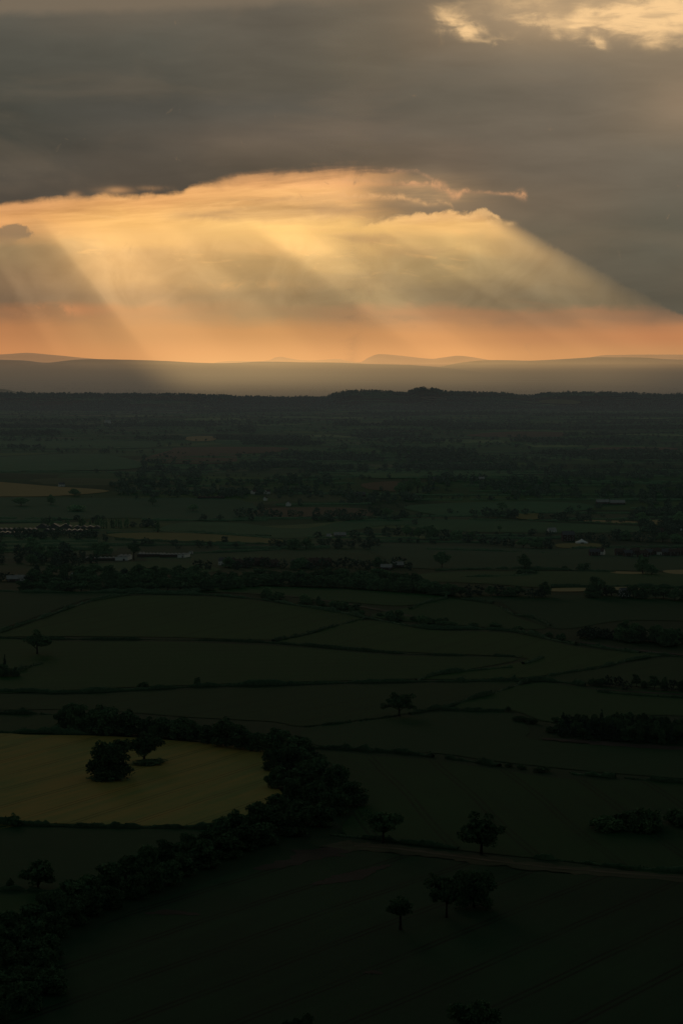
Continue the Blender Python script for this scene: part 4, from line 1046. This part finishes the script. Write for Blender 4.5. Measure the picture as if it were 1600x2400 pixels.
    print('far trees', len(X), 'of them from the crowded woods', len(EXTRA))
    Vs = []; n0 = 0
    for lo, hi, nq, q in ((0, 4600, 90, .13), (4600, 6500, 46, .17), (6500, 10500, 26, .22), (10500, 99999, 14, .30)):
        k = (Yy >= lo) & (Yy < hi)
        if not k.any(): continue
        x, y, z, s = X[k], Yy[k], Z[k], S[k]; n = len(x)
        d = unit(n * nq); rad = RNG.uniform(.25, 1.0, n * nq) ** .5
        s_ = np.repeat(s, nq); wid = np.repeat(RNG.uniform(.42, .72, n), nq); ht = np.repeat(RNG.uniform(.42, .56, n), nq)
        P = np.stack([np.repeat(x, nq) + d[:, 0] * rad * s_ * wid, np.repeat(y, nq) + d[:, 1] * rad * s_ * wid, np.repeat(z, nq) + s_ * ht * .95 + d[:, 2] * rad * s_ * ht], -1)
        V, F = leaf_quads(P, s_ * q); Vs.append(V)
    V = np.concatenate(Vs)
    o = link('woodland', new_mesh('woodland', V, np.arange(len(V)).reshape(-1, 4), M['far_leaf']))
    tag(o, 'countless dark hedgerow trees and woods strewn over the far plain and ridge', 'woodland', kind='stuff')
    # thin hedges on the same net
    V = []; F = []
    for j, yr_ in enumerate(rows):
        half = yr_ * .15 + 60; x = -half
        while x < half:
            L = RNG.uniform(60, 260)
            if RNG.random() < .62:
                xs = np.arange(x, x + L, 16.0); wav = np.array([mnoise.noise((q / 420.0, j * 3.1, 5.0)) for q in xs]); ys = yr_ + wav * yr_ * .016
                zz = H(xs, ys); qx, qy = project(xs, ys, zz)
                bad = np.zeros(len(xs), bool)
                for a, b, c, d in KEEP: bad |= (qx > a) & (qx < b) & (qy > c) & (qy < d)
                if not bad.any() and len(xs) > 2:
                    hh = 2.4 * RNG.uniform(.6, 1.5, len(xs)); b0 = sum(len(v) for v in V)
                    V.append(np.concatenate([np.stack([xs, ys - 1.5, zz - .3], -1), np.stack([xs, ys - 1, zz + hh], -1), np.stack([xs, ys + 1, zz + hh], -1), np.stack([xs, ys + 1.5, zz - .3], -1)]))
                    m = len(xs); i = np.arange(m - 1)
                    for r in range(3): F.append(np.stack([b0 + r * m + i, b0 + r * m + i + 1, b0 + (r + 1) * m + i + 1, b0 + (r + 1) * m + i], -1))
            x += L
    o = link('hedgerows', new_mesh('hedgerows', np.concatenate(V), np.concatenate(F), M['hedge']))
    tag(o, 'net of thin dark hedgerows dividing the fields of the far plain', 'hedgerows', kind='stuff')
M['far_leaf'] = material('distant leaves', leafy((.015, .026, .018), (.034, .050, .032), .05))
far_woodland()

# ------------------------------------------------------------------ buildings
M['brick'] = material('red brick', flat((.075, .050, .040), .35, .6))
M['render'] = material('white rendered wall', flat((.75, .72, .66), .12, .4))
M['tile'] = material('red roof tiles', flat((.085, .060, .048), .4, .5))
M['slate'] = material('grey slates', flat((.11, .11, .115), .3, .5))
M['sheet_white'] = material('white roof sheets', flat((.32, .31, .29), .35, .25))
M['glasshouse'] = material('whitened glass', flat((.095, .10, .092), .35, .15), .35)
M['canvas'] = material('white tent canvas', flat((.82, .82, .80), .08, .3))
M['glass'] = material('window panes', flat((.03, .035, .04), .1, 1.0), .15)
M['wood_door'] = material('dark door', flat((.06, .05, .04), .2, 1.0))

def poly(name, V, F, mat, parent):
    me = bpy.data.meshes.new(name); me.from_pydata([tuple(v) for v in V], [], F); me.update(); me.materials.append(M[mat])
    return link(name, me, parent)
def box(name, c, s, mat, parent):
    x, y, z = c; a, b, h = s[0] / 2, s[1] / 2, s[2]
    V = [(x + i * a, y + j * b, z + k * h) for k in (0, 1) for j in (-1, 1) for i in (-1, 1)]
    return poly(name, V, [(0, 2, 3, 1), (4, 5, 7, 6), (0, 1, 5, 4), (2, 6, 7, 3), (0, 4, 6, 2), (1, 3, 7, 5)], mat, parent)

def house(px, py, w, d, eave, rot, wall, roof, label, group=None, storeys=2, name='house', chim=True):
    """gabled house: walls with gable ends, pitched roof with overhang, chimney, door, windows on the near side"""
    p = g1(px, py); o = empty(name, p, R(rot), label, 'house' if name == 'house' else name.split('_')[-1], group)
    a, b = w / 2, d / 2; rg = eave + d * .42
    V = [(-a, -b, -.5), (a, -b, -.5), (a, b, -.5), (-a, b, -.5), (-a, -b, eave), (a, -b, eave), (a, b, eave), (-a, b, eave), (-a, 0, rg), (a, 0, rg)]
    poly('wall', V, [(0, 1, 5, 4), (2, 3, 7, 6), (1, 2, 6, 9, 5), (3, 0, 4, 8, 7)], wall, o)
    e = .35; t = .22; sl = .84
    U = [(-a - e, -b - e, eave - e * sl + .06), (a + e, -b - e, eave - e * sl + .06), (a + e, 0, rg + .06), (-a - e, 0, rg + .06), (-a - e, b + e, eave - e * sl + .06), (a + e, b + e, eave - e * sl + .06)]
    U = U + [(x, y, z + t) for x, y, z in U]
    rf = poly('roof', U, [(0, 3, 2, 1), (3, 4, 5, 2), (6, 7, 8, 9), (9, 8, 11, 10), (0, 1, 7, 6), (4, 10, 11, 5), (0, 6, 9, 3), (3, 9, 10, 4), (1, 2, 8, 7), (2, 5, 11, 8)], roof, o)
    if chim:
        box('chimney', (a * .6, 0, rg - .6), (.9, .7, 2.0), 'brick', rf)
    box('door', (0, -b - .03, 0), (1.1, .12, 2.1), 'wood_door', o)
    for s in range(storeys):
        for xx in np.linspace(-a * .68, a * .68, max(2, int(w / 3.6))):
            if s == 0 and abs(xx) < 1.2: continue
            f = box('window', (xx, -b - .03, .9 + s * 2.6), (1.2, .10, 1.3), 'render', o)
            box('pane', (xx, -b - .07, 1.0 + s * 2.6), (1.0, .08, 1.1), 'glass', f)
    return o

def shed(px, py, w, d, eave, bays, rot, wall, roof, label, group=None, name='greenhouse', cat='greenhouse'):
    """long low building with a saw of small ridges along its length"""
    p = g1(px, py); o = empty(name, p, R(rot), label, cat, group)
    box('wall', (0, 0, -.5), (w, d, eave + .5), wall, o)
    bw = w / bays; V = []; F = []
    for i in range(bays):
        x0 = -w / 2 + i * bw; n = len(V)
        V += [(x0 + .02, -d / 2 - .3, eave + .01), (x0 + bw - .02, -d / 2 - .3, eave + .01), (x0 + bw / 2, -d / 2 - .3, eave + bw * .26), (x0 + .02, d / 2 + .3, eave + .01), (x0 + bw - .02, d / 2 + .3, eave + .01), (x0 + bw / 2, d / 2 + .3, eave + bw * .26)]
        F += [(n, n + 1, n + 2), (n + 3, n + 5, n + 4), (n, n + 2, n + 5, n + 3), (n + 1, n + 4, n + 5, n + 2), (n, n + 3, n + 4, n + 1)]
    poly('roof', V, F, roof, o)
    box('door', (w * .2, -d / 2 - .05, 0), (min(3.0, w * .15), .16, min(2.6, eave * .85)), 'wood_door', o)
    return o

def barn(px, py, w, d, eave, rot, wall, roof, label, group=None):
    return house(px, py, w, d, eave, rot, wall, roof, label, group, 1, 'barn', False)

def marquee(px, py, w, d, label):
    p = g1(px, py); o = empty('marquee', p, R(8), label, 'marquee')
    a, b, e = w / 2, d / 2, 2.3
    V = [(-a, -b, e), (a, -b, e), (a, b, e), (-a, b, e)]; F = []
    # canvas roof: straight skirts, swept up to one peak
    rings = [V]
    for f, z in ((.72, 3.0), (.42, 4.1), (.16, 5.6), (.03, 6.6)):
        rings.append([(x * f, y * f, z) for x, y, _ in V])
    allv = [v for r in rings for v in r]
    for i in range(len(rings) - 1):
        for j in range(4):
            F.append((i * 4 + j, i * 4 + (j + 1) % 4, i * 4 + 4 + (j + 1) % 4, i * 4 + 4 + j))
    F.append((16, 17, 18, 19))
    poly('canopy', allv, F, 'canvas', o)
    for s, (x0, y0, x1, y1) in enumerate(((-a, -b, -a * .25, -b), (a * .25, -b, a, -b), (-a, b, a, b), (-a, -b, -a, b), (a, -b, a, b))):
        poly('side_wall', [(x0 * .985, y0 * .985, 0), (x1 * .985, y1 * .985, 0), (x1 * .985, y1 * .985, e), (x0 * .985, y0 * .985, e)], [(0, 1, 2, 3)], 'canvas', o)
    TV, TF = tubes([([(0, 0, 0), (0, 0, 3.5), (0, 0, 7.3)], [.08, .08, .05])]); me = new_mesh('pole', TV, TF, M['bark']); link('pole', me, o)
    return o

def buildings():
    marquee(1362, 1274, 15.5, 11, 'white peaked marquee on a bright lawn at the edge of the parkland wood')
    marquee(1589, 1243, 9, 8, 'small white tent near the right edge beyond the marquee wood')
    # greenhouses
    shed(38, 1252, 62, 16, 2.6, 8, 3, 'glasshouse', 'glasshouse', 'long pale greenhouse at the left edge, nearest of the greenhouses')
    shed(36, 1244, 66, 18, 2.6, 9, 0, 'glasshouse', 'glasshouse', 'dull grey greenhouse behind the long pale one at the left edge')
    shed(128, 1238, 54, 20, 3.0, 3, 0, 'glasshouse', 'glasshouse', 'greenhouse with three wide ridges in front of the first poplars')
    shed(136, 1246, 40, 14, 2.6, 5, -3, 'glasshouse', 'glasshouse', 'short greenhouse in front of the three ridged one')
    shed(176, 1247, 40, 14, 2.6, 5, 2, 'glasshouse', 'glasshouse', 'last greenhouse toward the right below the poplars')
    shed(205, 1239, 40, 16, 2.6, 4, 0, 'glasshouse', 'glasshouse', 'faint greenhouse under the middle of the poplar row')
    # white industrial roofs
    shed(290, 1312, 15, 34, 4.5, 3, -4, 'render', 'sheet_white', 'tallest white shed, its pale side wall lit, left of the paired dark crowns', name='white_shed', cat='shed')
    shed(246, 1313, 46, 12, 2.8, 9, 2, 'brick', 'sheet_white', 'low row of white shed roofs half hidden behind the broad cedar like tree', name='white_shed', cat='shed')
    shed(356, 1304, 34, 16, 3.2, 8, 0, 'brick', 'sheet_white', 'white saw roofed shed just right of the paired dark crowns', name='white_shed', cat='shed')
    shed(404, 1305, 30, 16, 3.2, 7, 3, 'brick', 'sheet_white', 'second white saw roofed shed from the paired dark crowns', name='white_shed', cat='shed')
    shed(431, 1306, 9, 22, 3.6, 2, -14, 'render', 'sheet_white', 'end shed with a sloping white roof closing the saw roofed row', name='white_shed', cat='shed')
    shed(333, 1300, 8, 6, 2.5, 2, 0, 'brick', 'sheet_white', 'tiny white shed squeezed between the dark crowns and the saw roofs', name='white_shed', cat='shed')
    shed(448, 1298, 5, 4, 2.5, 1, 0, 'render', 'sheet_white', 'small white hut standing off the end of the saw roofed row', name='white_shed', cat='shed')
    # village with dim red roofs
    random.seed(31)
    for i, x in enumerate([524, 541, 556, 574, 592, 607, 622, 638, 694, 708, 721, 736, 748, 762]):
        house(x, 1327 + random.uniform(-3, 3), random.uniform(9, 14), random.uniform(7, 9), random.uniform(4.2, 5.2), random.uniform(-35, 35), 'render' if i == 0 else 'brick', 'tile' if i % 4 else 'slate',
              'white house at the left end of the dim red roofed village' if i == 0 else 'small brick house in the dim red roofed village before the middle wood', None if i == 0 else 'village houses')
    for i, x in enumerate([1392, 1406, 1452, 1470, 1488, 1505, 1520, 1534, 1549, 1562, 1578, 1594]):
        wh = x in (1406, 1549)
        house(x, 1303 + random.uniform(-3, 3), random.uniform(9, 14), random.uniform(7, 9), random.uniform(4.4, 5.4), random.uniform(-35, 35), 'render' if wh else 'brick', 'slate' if i % 3 == 0 else 'tile',
              {1406: 'pale house at the left end of the right hand village', 1549: 'white fronted house in the middle of the right hand village'}.get(x, 'small brick house in the village at the right edge'), None if wh else 'right hand village houses')
    house(1330, 1268, 17, 11, 9.2, 6, 'brick', 'slate', 'tall three storey brick hall beside the white marquee', None, 3, 'brick_hall')
    house(1463, 1398, 9, 7, 4.8, 20, 'render', 'slate', 'white house half hidden in the hedge near the golden strip')
    barn(1292, 1248, 12, 9, 3.4, 18, 'render', 'sheet_white', 'white roofed barn among the trees above the marquee')
    barn(1411, 1181, 24, 11, 3.6, 4, 'brick', 'sheet_white', 'left of two white roofed barns far out at the right')
    barn(1446, 1182, 27, 11, 3.4, -2, 'brick', 'sheet_white', 'right of two white roofed barns far out at the right, the longer')
    barn(932, 1330, 11, 8, 3.0, 10, 'brick', 'sheet_white', 'small pale roofed barn at the right end of the village trees')
    barn(905, 1335, 12, 7, 2.8, -6, 'brick', 'sheet_white', 'low pale shed roof just left of the small pale roofed barn')
    barn(796, 1259, 17, 9, 3.2, 5, 'brick', 'sheet_white', 'long pale farm roof at the left end of the parkland wood')
    barn(771, 1260, 6, 6, 3.0, -20, 'render', 'sheet_white', 'tiny white farm building left of the long pale farm roof')
    barn(842, 1163, 24, 11, 3.6, 3, 'brick', 'glasshouse', 'pale farm roof under the brown field beside the dark grove')
    barn(1028, 1127, 26, 11, 3.6, 0, 'brick', 'glasshouse', 'pinkish farm roof far out right of the dark grove')
    barn(1118, 1126, 30, 11, 3.2, 0, 'brick', 'sheet_white', 'long thin white roof far out between hedgerow trees')
    barn(30, 1363, 11, 7, 2.8, 8, 'brick', 'sheet_white', 'pale farm roof at the left end of the middle wood')
    barn(48, 1361, 9, 6, 3.0, -12, 'render', 'sheet_white', 'pale wall of a farm building beside the left end of the middle wood')
    barn(149, 1352, 4, 4.5, 3.0, 84, 'render', 'slate', 'left of two white gables peeping out of the middle wood')
    barn(172, 1352, 4, 4.5, 3.0, 84, 'render', 'slate', 'right of two white gables peeping out of the middle wood')
    house(595, 1158, 10, 8, 5.0, 40, 'render', 'tile', 'pale gabled farmhouse in the hedgerow trees left of the brown field')
    house(626, 1158, 10, 8, 5.0, 50, 'render', 'tile', 'second pale gable in the hedgerow trees, right of the farmhouse')
    house(622, 1173, 7, 6, 4.4, 70, 'render', 'tile', 'small white cottage below the pale gables')
    house(676, 1186, 9, 8, 5.0, 80, 'render', 'slate', 'white gable end on the hedge behind the brown field')
    house(1545, 1250, 10, 8, 4.6, 10, 'brick', 'tile', 'brick house in the wood left of the small white tent')
    house(145, 1140, 13, 8, 4.6, 15, 'render', 'slate', 'white farmhouse on the far edge of the golden field')
    house(253, 992, 24, 14, 8.0, 25, 'render', 'sheet_white', 'single bright white house far out before the long wood')
    shed(870, 997, 78, 30, 4.0, 4, 0, 'glasshouse', 'sheet_white', 'long pale roof gleaming far out in the middle of the plain', name='long_barn', cat='barn')
    shed(495, 1168, 52, 12, 3.0, 6, 0, 'brick', 'tile', 'long reddish farm roof among the far hedgerow trees', name='long_barn', cat='barn')
buildings()

# ------------------------------------------------------------------ hills on the horizon
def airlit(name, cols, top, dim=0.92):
    """dark slope with the glow of distant haze painted on as emission, stronger toward the valley"""
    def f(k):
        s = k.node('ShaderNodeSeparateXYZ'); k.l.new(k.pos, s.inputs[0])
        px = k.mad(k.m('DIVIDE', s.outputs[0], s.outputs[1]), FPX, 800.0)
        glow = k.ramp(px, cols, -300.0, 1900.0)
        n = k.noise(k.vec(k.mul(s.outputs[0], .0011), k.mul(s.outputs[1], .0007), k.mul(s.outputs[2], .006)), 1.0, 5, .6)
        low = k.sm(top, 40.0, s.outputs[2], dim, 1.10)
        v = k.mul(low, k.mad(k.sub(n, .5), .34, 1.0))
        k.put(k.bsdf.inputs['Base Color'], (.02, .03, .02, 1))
        k.put(k.bsdf.inputs['Emission Color'], k.mix(1.0, glow, k.vec(v, v, v), 'MULTIPLY'))  # airlight painted on the slope itself
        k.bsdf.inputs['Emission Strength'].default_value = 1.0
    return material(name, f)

def hill(pts, D, depth, mat, label):
    """a long ridge at distance D whose skyline runs through pts"""
    xs = np.linspace(pts[0][0], pts[-1][0], 520)
    q = catmull(np.array(pts, float), 12); py = np.interp(xs, q[:, 0], q[:, 1])
    x = (xs - 800) / FPX * D; z = CAM_Z - (py - HORIZON) / FPX * D
    rough = np.array([mnoise.fractal((a / 300.0, D * .01, 0.0), 1.0, 2.0, 4) for a in x])
    z = z + rough * D * .00006
    prof = [(-1, 0), (-.8, .10), (-.6, .27), (-.42, .48), (-.28, .67), (-.16, .84), (-.07, .95), (0, 1), (.1, .96), (.4, .6), (1, 0)]
    V = []
    for a, b in prof:
        nz = np.array([mnoise.noise((u / 1300.0, a * 3.0, D * .01)) for u in x])
        V.append(np.stack([x, D + depth * a + nz * depth * .16 * (1 - abs(a)) * (a != 0), np.maximum(z, 0) * b * (1 + .12 * nz * (b < .97)) - (3 if b == 0 else 0)], -1))
    V = np.array(V); r, c, _ = V.shape
    i = (np.arange(r - 1)[:, None] * c + np.arange(c - 1)[None]).ravel()
    o = link('hills', new_mesh('hills', V.reshape(-1, 3), np.stack([i, i + 1, i + c + 1, i + c], -1), mat, True))
    return tag(o, label, kind='structure')

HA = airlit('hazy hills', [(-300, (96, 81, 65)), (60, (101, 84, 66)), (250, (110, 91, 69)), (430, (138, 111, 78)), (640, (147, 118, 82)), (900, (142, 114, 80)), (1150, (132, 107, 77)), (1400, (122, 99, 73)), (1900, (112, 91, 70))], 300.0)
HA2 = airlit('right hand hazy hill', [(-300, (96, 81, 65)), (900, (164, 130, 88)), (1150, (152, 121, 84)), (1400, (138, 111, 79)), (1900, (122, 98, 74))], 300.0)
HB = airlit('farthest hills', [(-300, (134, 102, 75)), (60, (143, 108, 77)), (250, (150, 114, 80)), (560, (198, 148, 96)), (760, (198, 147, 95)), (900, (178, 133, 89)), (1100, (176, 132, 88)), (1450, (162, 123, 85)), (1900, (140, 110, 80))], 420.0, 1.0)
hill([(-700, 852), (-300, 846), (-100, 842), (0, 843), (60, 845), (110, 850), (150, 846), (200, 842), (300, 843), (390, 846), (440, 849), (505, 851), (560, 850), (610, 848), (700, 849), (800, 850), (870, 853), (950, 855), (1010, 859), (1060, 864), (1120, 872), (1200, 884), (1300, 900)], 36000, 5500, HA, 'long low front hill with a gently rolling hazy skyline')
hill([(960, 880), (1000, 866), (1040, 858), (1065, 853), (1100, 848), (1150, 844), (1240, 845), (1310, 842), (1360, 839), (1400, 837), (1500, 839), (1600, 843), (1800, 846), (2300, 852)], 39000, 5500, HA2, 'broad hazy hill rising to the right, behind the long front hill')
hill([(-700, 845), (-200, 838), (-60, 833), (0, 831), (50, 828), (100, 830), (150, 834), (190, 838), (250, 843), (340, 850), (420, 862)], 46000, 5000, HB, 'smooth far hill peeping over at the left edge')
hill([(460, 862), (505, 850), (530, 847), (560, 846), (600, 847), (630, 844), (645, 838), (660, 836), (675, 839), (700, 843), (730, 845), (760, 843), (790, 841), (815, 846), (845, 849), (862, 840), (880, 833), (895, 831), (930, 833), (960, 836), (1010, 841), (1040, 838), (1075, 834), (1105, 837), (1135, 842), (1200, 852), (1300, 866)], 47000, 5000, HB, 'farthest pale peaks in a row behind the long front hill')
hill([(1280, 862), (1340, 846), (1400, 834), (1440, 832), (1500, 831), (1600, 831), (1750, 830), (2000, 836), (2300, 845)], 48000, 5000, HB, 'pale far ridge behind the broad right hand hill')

# ------------------------------------------------------------------ haze: air volumes lying on the plain, their glow put in as emission
def air(name, sigma, colour, kind='both'):
    m = bpy.data.materials.new(name); m.use_nodes = True
    k = NT(m.node_tree); k.n.clear(); out = k.node('ShaderNodeOutputMaterial')
    e = k.node('ShaderNodeEmission'); e.inputs[0].default_value = (*colour, 1); e.inputs[1].default_value = sigma
    if kind == 'both':
        a = k.node('ShaderNodeVolumeAbsorption'); a.inputs[0].default_value = (0, 0, 0, 1); a.inputs[1].default_value = sigma
        s = k.node('ShaderNodeAddShader'); k.l.new(e.outputs[0], s.inputs[0]); k.l.new(a.outputs[0], s.inputs[1]); k.l.new(s.outputs[0], out.inputs['Volume'])
    else:
        k.l.new(e.outputs[0], out.inputs['Volume'])
    return m

def slab(name, y0, y1, zt, mat, label):
    xw = 12000
    V = [(-xw, y0, -60), (xw, y0, -60), (xw, y1, -60), (-xw, y1, -60), (-xw, y0, zt[0]), (xw, y0, zt[0]), (xw, y1, zt[1]), (-xw, y1, zt[1])]
    me = bpy.data.meshes.new(name); me.from_pydata(V, [], [(0, 3, 2, 1), (4, 5, 6, 7), (0, 1, 5, 4), (1, 2, 6, 5), (2, 3, 7, 6), (3, 0, 4, 7)]); me.update(); me.materials.append(mat)
    return tag(link(name, me), label, kind='stuff')
slab('haze', 5600, 15300, (20, 170), air('cool valley haze', 1 / 8500.0, (.044, .046, .043)), 'cool grey haze thickening over the far plain toward the ridge')
for i, (f_, b_) in enumerate(((35, 55), (55, 100), (75, 150), (100, 200))):
    slab('haze', 15400 + i * 37, 34500 + i * 41, (f_, b_), air('warm valley haze', 1 / 8500.0, (.100, .078, .053)), ('lowest sheet', 'second sheet', 'third sheet', 'topmost thin sheet')[i] + ' of warm tan haze lying at the foot of the hills')

def glow_haze(D, inten, colour, peak, label):
    """glowing air slanting down before the hills: a lens whose thickness shapes an emitted glow in place of the beam"""
    nx, nz = 90, 34
    px = np.linspace(180, 1720, nx); py = np.linspace(735, 950, nz)
    PX, PY = np.meshgrid(px, py)
    sx, sy = 800 + 6000 * SUN_AZ, 840 - 6000 * SUN_EL
    t = (PX - sx) / (PY - sy)
    left = smooth(.72, .86, t)
    right = 1 - .42 * smooth(560, 1000, PX) - .25 * smooth(1000, 1300, PX) - .33 * smooth(1350, 1690, PX)
    vert = smooth(770, 885, PY) * (1 - .25 * smooth(900, 945, PY))
    T = peak * left * right * vert * inten
    T[0, :] = T[-1, :] = 0; T[:, 0] = T[:, -1] = 0
    T = np.maximum(T, .5)
    d = ray(PX, PY); d = d / d[..., 1:2]
    mid = d * D + (0, 0, CAM_Z)
    fr = mid.copy(); bk = mid.copy(); fr[..., 1] -= T / 2; bk[..., 1] += T / 2
    V = np.concatenate([fr.reshape(-1, 3), bk.reshape(-1, 3)]); N = nx * nz
    i = (np.arange(nz - 1)[:, None] * nx + np.arange(nx - 1)[None]).ravel()
    F = [np.stack([i, i + nx, i + nx + 1, i + 1], -1), np.stack([i, i + 1, i + nx + 1, i + nx], -1) + N]
    b = np.concatenate([np.arange(nx - 1), nx - 1 + nx * np.arange(nz - 1), (nz - 1) * nx + np.arange(nx - 1, 0, -1), nx * np.arange(nz - 1, 0, -1)])
    b2 = np.roll(b, -1)
    F.append(np.stack([b, b2, b2 + N, b + N], -1))
    o = link('glowing_haze', new_mesh('glowing_haze', V, np.concatenate(F), air('glowing air', 1 / peak, colour, 'emit')))  # sunbeam put in as emission; no lamp lights this air
    return tag(o, label, kind='stuff')
glow_haze(17500, 1.0, (.180, .116, .047), 2200.0, 'self-glowing golden haze shaped as a sunbeam, slanting down in front of the hills')
print('trees', N_TREES)
